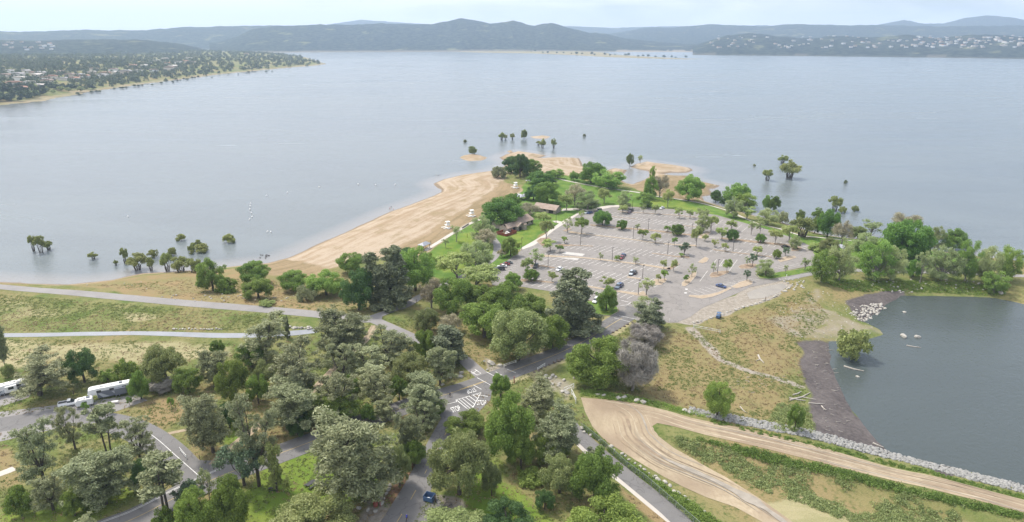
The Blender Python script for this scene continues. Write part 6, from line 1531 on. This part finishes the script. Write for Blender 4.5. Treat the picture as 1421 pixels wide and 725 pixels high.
def bicycle(loc, rz, label, lean=0, col=None, name='bicycle', cat='bicycle'):
    r = empty(name, loc, rz, label=label, cat=cat); r.rotation_euler = (lean, 0, rz); col = col or M_BLK
    for x in (-.52,.52):
        m = MB(); n = 18; pts = [(x+.34*math.cos(2*math.pi*k/n), 0, .35+.34*math.sin(2*math.pi*k/n)) for k in range(n+1)]; m.tube(pts, .022, 5); 
        for k in range(6): m.tube([(x,0,.35),(x+.33*math.cos(math.pi*k/3),0,.35+.33*math.sin(math.pi*k/3))], .006, 3)
        m.build('wheel', M_TYRE, r)
    m = MB(); 
    for a_, b_ in (((-.52,0,.35),(-.15,0,.85)),((-.52,0,.35),(-.05,0,.35)),((-.05,0,.35),(-.17,0,.9)),((-.05,0,.35),(.4,0,.82)),((-.15,0,.82),(.4,0,.86)),((.4,0,.95),(.52,0,.35))): m.tube([a_, b_], .022, 5)
    m.build('frame', col, r); m = MB(); m.box((-.18,0,.93), (.26,.14,.06)); m.build('saddle', M_BLK, r); m = MB(); m.tube([(.36,-.25,.98),(.4,0,.97),(.36,.25,.98)], .018, 5); m.build('handlebar', M_BLK, r)
    return r
def rider(loc, rz, top, label, nm='person'):
    J = [(-.18,0,1.0),(-.05,0,1.2),(.12,0,1.42),(.2,0,1.50),(.27,0,1.62),(.12,.17,1.40),(.26,.22,1.18),(.38,.22,1.0),(.12,-.17,1.40),(.26,-.22,1.18),(.38,-.22,1.0),(-.16,.1,.96),(.2,.12,.80),(-.02,.12,.42),(.1,.12,.36),(-.16,-.1,.96),(.12,-.12,.62),(-.06,-.12,.22),(.06,-.12,.16)]
    def pick(c):
        if c.z > 1.52: return 3 if c.z > 1.6 else 2
        if c.z > 1.02: return 0 if abs(c.y) < .22 or c.x < .2 else 2
        return 1 if c.z > .6 else 2
    o = skinperson(nm, J, ES, RS, [CL[top], CL['dark'], M_SKIN, M_BAG], pick, loc, rz, label); tag(o, label, 'person'); return o
P = G(564.5,723); Q_ = G(570,706); rz = math.atan2(Q_.y-P.y, Q_.x-P.x)
bicycle(P+Vector((0,0,.06)), rz, 'bicycle ridden by the cyclist in blue on the southern road'); rider(P+Vector((0,0,.06)), rz, 'blue', 'cyclist in a blue jersey riding up the southern road')
P = G(624.5,551.5); Q_ = G(634,549); rz = math.atan2(Q_.y-P.y, Q_.x-P.x)
bicycle(P+Vector((0,0,.06)), rz, 'dark bicycle ridden across the striped junction'); rider(P+Vector((0,0,.06)), rz, 'dark', 'cyclist in dark clothes riding across the striped junction')
bicycle(G(618,701.5), .9, 'dark bicycle leaning by the brown post near the blue container', .2)

# ------------------------------------------------------------------ rocks, logs, buoys
def rockmesh(seed, m):
    bm = bmesh.new(); bmesh.ops.create_icosphere(bm, subdivisions=2, radius=.5); rg = random.Random(seed); cuts = [(Vector((rg.gauss(0,1), rg.gauss(0,1), rg.gauss(0,1))).normalized(), rg.uniform(.28,.42)) for _ in range(9)]
    for v in bm.verts:
        for n_, d in cuts:
            t_ = v.co.dot(n_)
            if t_ > d: v.co -= n_*(t_-d)
        v.co.z *= .75
    me = bpy.data.meshes.new('boulder'); bm.to_mesh(me); bm.free(); me.materials.append(m); return me
M_RK = mat('pale_granite', (.40,.375,.33), .9, noise=(.2, 2)); M_RKD = mat('dark_rock', (.15,.12,.10), .9, noise=(.3, 2)); M_RKG = mat('grey_riprap', (.27,.265,.25), .9, noise=(.25, 1.5))
RK = [rockmesh(i, M_RK) for i in range(4)]; RKD = [rockmesh(i+9, M_RKD) for i in range(3)]
rr_ = random.Random(77)
def boulder(p, s, label, group=None, dark=False, cat='boulder'):
    q = G(*p); o = mobj('boulder', (RKD if dark else RK)[rr_.randrange(3)]); o.location = (q.x, q.y, q.z+s*.12); o.scale = (s*rr_.uniform(.8,1.3), s*rr_.uniform(.8,1.2), s*rr_.uniform(.7,1)); o.rotation_euler.z = rr_.uniform(0,6); tag(o, label, cat, group); return o
for p, s, l in [((640,518.5),1.9,'upper white boulder left of the junction'),((638,523.8),2.0,'lower white boulder left of the junction'),((614,534.5),1.5,'pale boulder on the verge below the bushy pine'),((681.5,505.5),2.8,'largest white boulder above the junction'),((694,509),2.2,'white boulder right of the largest one at the junction'),((676,514),1.3,'brown boulder at the corner above the junction'),
 ((625,524.5),1.4,'small pale boulder beside the bushy roadside pine'),((593,431),2.4,'white boulder pair in the grass by the footpath'),((1189,596+0),.1,'pebble')][:-1]: boulder(p, s, l)
for i, p in enumerate([(545,669),(541.5,674.5),(539,680),(536.5,685.5),(533,692),(530,699.5),(545.5,662.5),(511,708.5),(498,706),(521,710)]): boulder(p, rr_.uniform(.8,1.5), 'pale stone in the row along the gravel turnout', 'stones along the gravel turnout')
for i in range(26):
    t_ = i/25; boulder((741+t_*136+rr_.uniform(-1,1), 515.5-t_*68+rr_.uniform(-.6,.6)+(2.2 if t_ < .8 else .5)), rr_.uniform(.9,1.5), 'dark brown rock in the row lining the right side of the two-lane road', 'dark rocks lining the right side of the two-lane road', True)
for i in range(18):
    t_ = i/17; boulder((755+t_*96, 483.5-t_*38+rr_.uniform(-.8,.6)), rr_.uniform(.5,1.1), 'small pale rock along the left side of the two-lane road', 'small rocks along the left side of the two-lane road')
for i in range(15): boulder((742+rr_.uniform(0,55), 522+rr_.uniform(0,28)), rr_.uniform(.9,2.0), 'pale boulder on the bare slope between road and dirt track', 'boulders on the bare slope between road and dirt track')
for i in range(26):
    t_ = i/25; boulder((806+t_*170+rr_.uniform(-2,2), 597+t_*115-math.sin(t_*3.14)*4+rr_.uniform(-2,2)), rr_.uniform(.8,1.6), 'pale boulder in the verge between trail and dirt road', 'boulders in the verge between trail and dirt road')
for i, p in enumerate([(829,549),(838,550),(858,553.5),(866,552.5),(884,557),(892,559),(950,571),(957,573)]): boulder(p, rr_.uniform(1.2,2.4), 'pale boulder on the upper edge of the dirt road', 'boulders on the upper edge of the dirt road')
for i in range(34):
    t_ = i/33; a_ = np.interp(t_, [0,.55,.75,.9,1], [962,1067,1090,1101,1082]); b_ = np.interp(t_, [0,.55,.75,.9,1], [449,416,404,395,389]); boulder((a_+rr_.uniform(-1,1), b_+rr_.uniform(-.8,.8)), rr_.uniform(.9,1.7), 'pale rock edging the gravel lot above the pond', 'rocks edging the gravel lot above the pond')
for i in range(26): boulder((1100+rr_.uniform(-10,18), 391+rr_.uniform(-5,14)), rr_.uniform(.5,1.4), 'whitish rock on the slope below the car park corner', 'rocks on the slope below the car park corner')
for i in range(60): boulder((1180+rr_.uniform(0,215), 388+rr_.uniform(0,19)), rr_.uniform(.5,1.3), 'whitish rock on the grassy bank above the pond', 'rocks on the grassy bank above the pond')
for i in range(17): boulder((241+i*4.2+rr_.uniform(-1,1), 457.5+rr_.uniform(-.7,.7)), rr_.uniform(.8,1.4), 'pale rock in the row just above the blue gravel path', 'rocks in the row above the blue gravel path')
for i in range(14): boulder((402+rr_.uniform(0,30), 456+rr_.uniform(-2,2)), rr_.uniform(.9,1.8), 'pale rock between the forked pine and the leaning grove', 'rocks between the forked pine and the grove')
for i in range(40): boulder((215+rr_.uniform(0,215), 409+rr_.uniform(-2,3)+rr_.random()*8), rr_.uniform(.4,1.1), 'small rock on the dry bank above the crest road', 'rocks on the dry bank above the crest road')
for i in range(12): boulder((120+rr_.uniform(0,300), 388+rr_.uniform(0,16)), rr_.uniform(.3,.9), 'small stone on the dry shore', 'stones on the dry shore')
for p, s, l in [((1254,467.5),2.6,'larger rock in the pond off the gravel point'),((1273,468.5),2.2,'smaller rock in the pond off the gravel point'),((1255,434),1.6,'rock awash near the top of the pond'),((1190,523.5),1.2,'small dark rock in the pond below the willow'),((1388,407),2.4,'boulder at the pond corner on the right')]: boulder(p, s, l)
def rockfield(name, P, s, m, label, cat='rocks', seed=1):
    rg = np.random.default_rng(seed); src = [rockmesh(50+i, m) for i in range(3)]; Vs = []; Fs = []; o = 0
    cs = []
    for me in src:
        v = np.zeros(len(me.vertices)*3); me.vertices.foreach_get('co', v); f = np.array([list(p.vertices) for p in me.polygons]); cs.append((v.reshape(-1, 3), f))
    for i in range(len(P)):
        v, f = cs[i % 3]; a_ = rg.uniform(0, 6.28); c, sn = math.cos(a_), math.sin(a_); sc = s[i]*rg.uniform(.7, 1.3, 3); w = v*sc; w = np.column_stack([w[:, 0]*c-w[:, 1]*sn, w[:, 0]*sn+w[:, 1]*c, w[:, 2]])+P[i]; Vs.append(w); Fs.append(f+o); o += len(v)
    ob = mobj(name, npmesh(name, np.concatenate(Vs), np.concatenate(Fs), [m])); tag(ob, label, cat, kind='stuff'); return ob
rg = np.random.default_rng(4)
UP = np.array(Gs([(955,580),(1000,588),(1060,601),(1110,611),(1154,622),(1200,634),(1240,643),(1300,658),(1360,674),(1421,690),(1500,712)]))
L_ = np.concatenate([[0], np.cumsum(np.linalg.norm(np.diff(UP, axis=0), axis=1))]); tt_ = rg.uniform(0, L_[-1], 2600); off = rg.uniform(2.6, 7.2, 2600)
bx = np.interp(tt_, L_, UP[:, 0]); by = np.interp(tt_, L_, UP[:, 1]); dx_ = np.gradient(UP[:, 0]); dy_ = np.gradient(UP[:, 1]); nl = np.hypot(dx_, dy_); nx = np.interp(tt_, L_, -dy_/nl); ny = np.interp(tt_, L_, dx_/nl)
RX, RY = bx+nx*off, by+ny*off; keep = np.ones(len(RX), bool)
rockfield('riprap', np.column_stack([RX, RY, height(RX, RY)+.1]), rg.uniform(.45, 1.25, len(RX)), M_RKG, 'band of grey broken rock between the dirt road and the pond')
def inpoly(px, n, seed=0):
    P = np.array(Gs(px)); rg = np.random.default_rng(seed); lo, hi = P.min(0), P.max(0); out = []
    while sum(len(q) for q in out) < n:
        x = rg.uniform(lo[0], hi[0], n*3); y = rg.uniform(lo[1], hi[1], n*3); s = sdpoly(P, x, y) > 0; out.append(np.column_stack([x[s], y[s]]))
    return np.concatenate(out)[:n]
q = inpoly([(1178,436),(1195,425),(1225,421),(1232,428),(1212,440),(1198,447)], 120, 3); rockfield('rock_pile', np.column_stack([q, height(q[:, 0], q[:, 1])+.15]), rg.uniform(.5, 1.5, 120), M_RK, 'heap of white rubble at the mud inlet of the pond', seed=5)
q = inpoly([(1070,435),(1130,400),(1180,420),(1220,455),(1200,470),(1110,474)], 170, 6); rockfield('scattered_stones', np.column_stack([q, height(q[:, 0], q[:, 1])]), rg.uniform(.25, .7, 170), M_RK, 'small pale stones strewn over the gravel point', seed=7)
# driftwood
M_LOG = mat('bleached_driftwood', (.42,.38,.33), .9, noise=(.2, 2))
def log(a_, b_, rad, label, group=None, fork=False):
    A, B = G(*a_), G(*b_); m = MB(); d = B-A; mid = A.lerp(B, .5)+Vector((d.y, -d.x, 0))*.06; z = Vector((0,0,rad*.8)); m.tube([A-mid+z, z, B-mid+z], [rad, rad*.8, rad*.35], 7)
    if fork: m.tube([z, (B-A)*.25+Vector((d.y,-d.x,0))*.3+z], [rad*.6, rad*.2], 6)
    o = m.build('driftwood_log', M_LOG); o.location = mid; tag(o, label, 'log', group); return o
log((1171,509),(1199,516),.28,'curved bleached log lying in the pond below the willow'); log((1052,494),(1060,505),.35,'thick forked log on the dry slope',fork=True); log((1096,556),(1124,546),.3,'long bleached log of the driftwood heap',fork=True); log((1095,553),(1118,557),.25,'lower bleached log of the driftwood heap'); log((1100,549),(1112,544),.25,'short bleached log of the driftwood heap')
log((1122,560),(1144,561),.22,'thin log on the dark pebble shore'); log((1211,616),(1226,622),.3,'thick log by the riprap at the water'); log((1027,565),(1036,574),.2,'thin pale stick right of the lone green shrub'); log((1258,480),(1278,483),.2,'submerged log in the pond beside the rocks'); log((1290,643),(1308,648),.25,'log on the dark patch right along the riprap'); log((1140,564),(1146,570),.2,'upright-looking broken branch on the pebble shore')
for i in range(46):
    a_, b_ = rr_.uniform(1116, 1150), rr_.uniform(480, 600); a_ += (b_-480)*.25; l_ = rr_.uniform(2, 7); g_ = rr_.uniform(-1.5, 1.5); log((a_, b_), (a_+l_, b_+g_), rr_.uniform(.06,.13), 'small bleached stick on the dark pebble shore', 'bleached sticks on the dark pebble shore')
for i in range(24):
    a_, b_ = rr_.uniform(1010, 1090), rr_.uniform(520, 545); log((a_, b_), (a_+rr_.uniform(2,6), b_+rr_.uniform(-1.5,1.5)), rr_.uniform(.06,.12), 'bleached stick scattered on the orange slope', 'bleached sticks on the orange slope')
# buoys
bm_ = rockmesh(2, M_TW); BU = [(348,283),(347.5,286.5),(347,291),(349,296),(350,301.5),(346.5,305),(370,272),(399,267.5),(443,260),(371.5,322),(376,322.5),(497,256),(521.5,257),(548.5,256.5)]
def ballmesh():
    bm = bmesh.new(); bmesh.ops.create_uvsphere(bm, u_segments=12, v_segments=8, radius=.5); me = bpy.data.meshes.new('float'); bm.to_mesh(me); bm.free(); me.materials.append(M_TW); return me
bl_ = ballmesh(); cm = MB(); cm.tube([(0,0,.3),(0,0,.95)], [.12,.05], 8); cm_ = cm.mesh('marker', M_TW)
for a_, b_ in BU:
    p = unp(a_, b_, 0); r = empty('buoy', (p[0], p[1], .1), 0, label='small white buoy of the swimming line off the beach', cat='buoy', group='white buoys off the beach'); mobj('float', bl_, r); mobj('marker', cm_, r); r.scale = (1.15,)*3
p = unp(178,301,0); r = empty('buoy', (p[0], p[1], .1), 0, label='lone dark buoy far out on the left water', cat='buoy'); mobj('float', bl_, r); mobj('marker', cm_, r); r.scale = (1.2,)*3
# birds / ducks by the shore
M_DK = mat('duck_brown', (.08,.06,.05), .8)
m = MB(); m.tube([(-.28,0,.08),(0,0,.16),(.2,0,.14),(.3,0,.3),(.38,0,.34),(.48,0,.32)], [.04,.15,.1,.06,.07,.02], 8); dm_ = m.mesh('duck', M_DK)
for i in range(11):
    a_, b_ = rr_.uniform(361, 376), rr_.uniform(354, 359); p = unp(a_, b_, 0); o = mobj('duck', dm_); o.location = (p[0], p[1], 0); o.rotation_euler.z = rr_.uniform(0, 6); o.scale = (1.4,)*3; tag(o, 'dark duck floating near the waterline at the left end of the beach', 'duck', 'ducks floating at the left end of the beach')
# fence with hedge beside the paved trail
FN = Gs([(806,595),(822,607),(845,627),(870,650),(895,668),(920,690),(945,712),(975,738)])
M_FEN = mat('galvanised_fence', (.33,.36,.36), .5, .4)
C_ = np.array(FN); L_ = np.concatenate([[0], np.cumsum(np.linalg.norm(np.diff(C_, axis=0), axis=1))]); root = empty('chain_link_fence', (C_[0][0], C_[0][1], h1(*C_[0])), 0, label='chain-link fence overgrown with green vines beside the paved lower trail', cat='fence'); n_ = int(L_[-1]/3); pts = []
for i in range(n_+1): s = L_[-1]*i/n_; x, y = np.interp(s, L_, C_[:, 0]), np.interp(s, L_, C_[:, 1]); pts.append(Vector((x, y, h1(x, y))))
o0 = root.location
for p in pts: m = MB(); m.tube([p-o0-Vector((0,0,.3)), p-o0+Vector((0,0,1.9))], .045, 5); m.build('post', M_FEN, root)
m = MB(); m.tube([p-o0+Vector((0,0,1.88)) for p in pts], .035, 5); m.build('top_rail', M_FEN, root)
m = MB()
for a_, b_ in zip(pts[:-1], pts[1:]):
    for k in range(12):
        t_ = k/12
        for (z0_, z1_) in ((.1,1.85),(1.85,.1)): m.tube([a_.lerp(b_, t_)-o0+Vector((0,0,z0_)), a_.lerp(b_, min(1, t_+.25))-o0+Vector((0,0,z1_))], .012, 3, cap=False)
m.build('wire_mesh', M_FEN, root)
FN2 = Gs([(815,545),(840,549),(870,554),(900,561),(940,571),(985,580)])

# ------------------------------------------------------------------ ground vegetation
def tufts(name, P, s_, m, label, per, size, seed, cat='plants', h=.5, wide=1.0):
    rng = np.random.default_rng(seed); n = len(P); z = height(P[:, 0], P[:, 1]); B = np.column_stack([P, z]); k = np.repeat(np.arange(n), per); d = rng.normal(size=(len(k), 3)); d[:, 2] = np.abs(d[:, 2]); d /= np.linalg.norm(d, axis=1)[:, None]
    c = B[k]+d*np.array([wide, wide, h])*(s_[k]*(.5+.5*rng.random(len(k))))[:, None]; tn = np.clip(rng.random(n)[k]*.6+.5*rng.random(len(k)), 0, 1)
    V, Q_, T_ = cards(c, d, size, tn, rng, 1.1, .8); o = mobj(name, npmesh(name, V, Q_, [m], {'tint': T_})); tag(o, label, cat, kind='stuff'); return o
def ban(P, pad=1.0):
    ok = np.ones(len(P), bool)
    for C, w in PAVED: ok &= dpoly(C[::3], P[:, 0], P[:, 1]) > w/2+pad
    for px in (LOT_PX, DIRT_PX): ok &= sdpoly(np.array(Gs(px)), P[:, 0], P[:, 1]) < -pad
    return P[ok]
q = ban(inpoly([(804,590),(820,598),(850,628),(900,662),(960,700),(1010,735),(980,745),(930,712),(880,668),(830,622)], 900, 1), .6); tufts('vine_hedge', q, rg.uniform(.5, 1.1, len(q)), LM['oak'], 'green vines and weeds along the chain-link fence', 60, .16, 2, h=1.3)
q = ban(inpoly([(915,600),(960,612),(1060,634),(1154,656),(1290,690),(1421,722),(1421,745),(1200,735),(1120,700),(1050,680),(1008,655),(960,632)], 1500, 2), .8); q = q[vn(q[:, 0], q[:, 1], 6, 4) > .38][:900]; tufts('bank_scrub', q, rg.uniform(.5, 1.5, len(q)), LM['olive'], 'low green scrub covering the bank below the dirt road', 55, .17, 3, h=.75)
q = ban(inpoly([(960,607),(1060,628),(1154,650),(1290,684),(1421,716),(1421,722),(1290,692),(1154,660),(1060,640)], 420, 8), .5); tufts('bank_scrub', q, rg.uniform(.7, 1.5, len(q)), LM['oak'], 'line of brighter green bushes along the lower edge of the dirt road', 60, .17, 9, h=.8)
q = inpoly([(985,582),(1060,599),(1154,621),(1240,642),(1421,689),(1421,693),(1240,648),(1154,626),(1060,604),(985,587)], 340, 3); tufts('verge_weeds', q, rg.uniform(.35, .8, len(q)), LM['bright'], 'bright green weeds between the dirt road and the riprap', 40, .14, 4, h=.7)
q = ban(inpoly([(1135,384),(1170,388),(1240,390),(1330,392),(1400,398),(1395,410),(1330,408),(1250,404),(1180,405),(1150,395)], 1300, 4), .5); tufts('bank_scrub', q, rg.uniform(.4, 1.0, len(q)), LM['oak'], 'dark green ground cover on the bank above the pond', 26, .2, 5, h=.5)
q = ban(inpoly([(1080,560),(1125,570),(1128,600),(1080,600),(1065,590)], 200, 5)); tufts('low_thicket', q, rg.uniform(.6, 1.4, len(q)), LM['olive'], 'low dark thicket at the pond beach', 60, .18, 6, h=.7)
q = ban(inpoly([(806,540),(860,548),(900,556),(985,578),(985,582),(900,562),(806,550)], 260, 6), .3); tufts('verge_weeds', q, rg.uniform(.5, 1.1, len(q)), LM['mid'], 'green weeds along the upper edge of the dirt road', 50, .15, 7, h=.8)
# grasses over the whole near land
q = np.concatenate([inpoly([(-40,470),(330,476),(560,440),(700,440),(760,520),(800,560),(960,745),(-60,745)], 15000, 7), inpoly([(880,450),(960,460),(1060,425),(1120,402),(1150,440),(1110,475),(1125,600),(1040,590),(900,555),(800,545),(800,500)], 7000, 8), inpoly([(-40,405),(200,425),(420,440),(330,458),(-40,460)], 3500, 9), inpoly([(120,396),(300,385),(500,400),(560,380),(580,420),(480,435),(300,420)], 2600, 10)])
q = ban(q, .4); nz = fbm(q[:, 0], q[:, 1], 11, 4); a_ = q[nz > .50]; b_ = q[nz <= .50]
tufts('grass', a_, rg.uniform(.25, .7, len(a_)), LM['grass'], 'green grass and weeds growing over the meadows', 12, .16, 11, 'grass', .45, 1.3); tufts('dry_grass', b_[::2], rg.uniform(.25, .7, len(b_[::2])), LM['grasst'], 'dry tan grass tufts on the meadows', 11, .15, 12, 'grass', .45, 1.3)
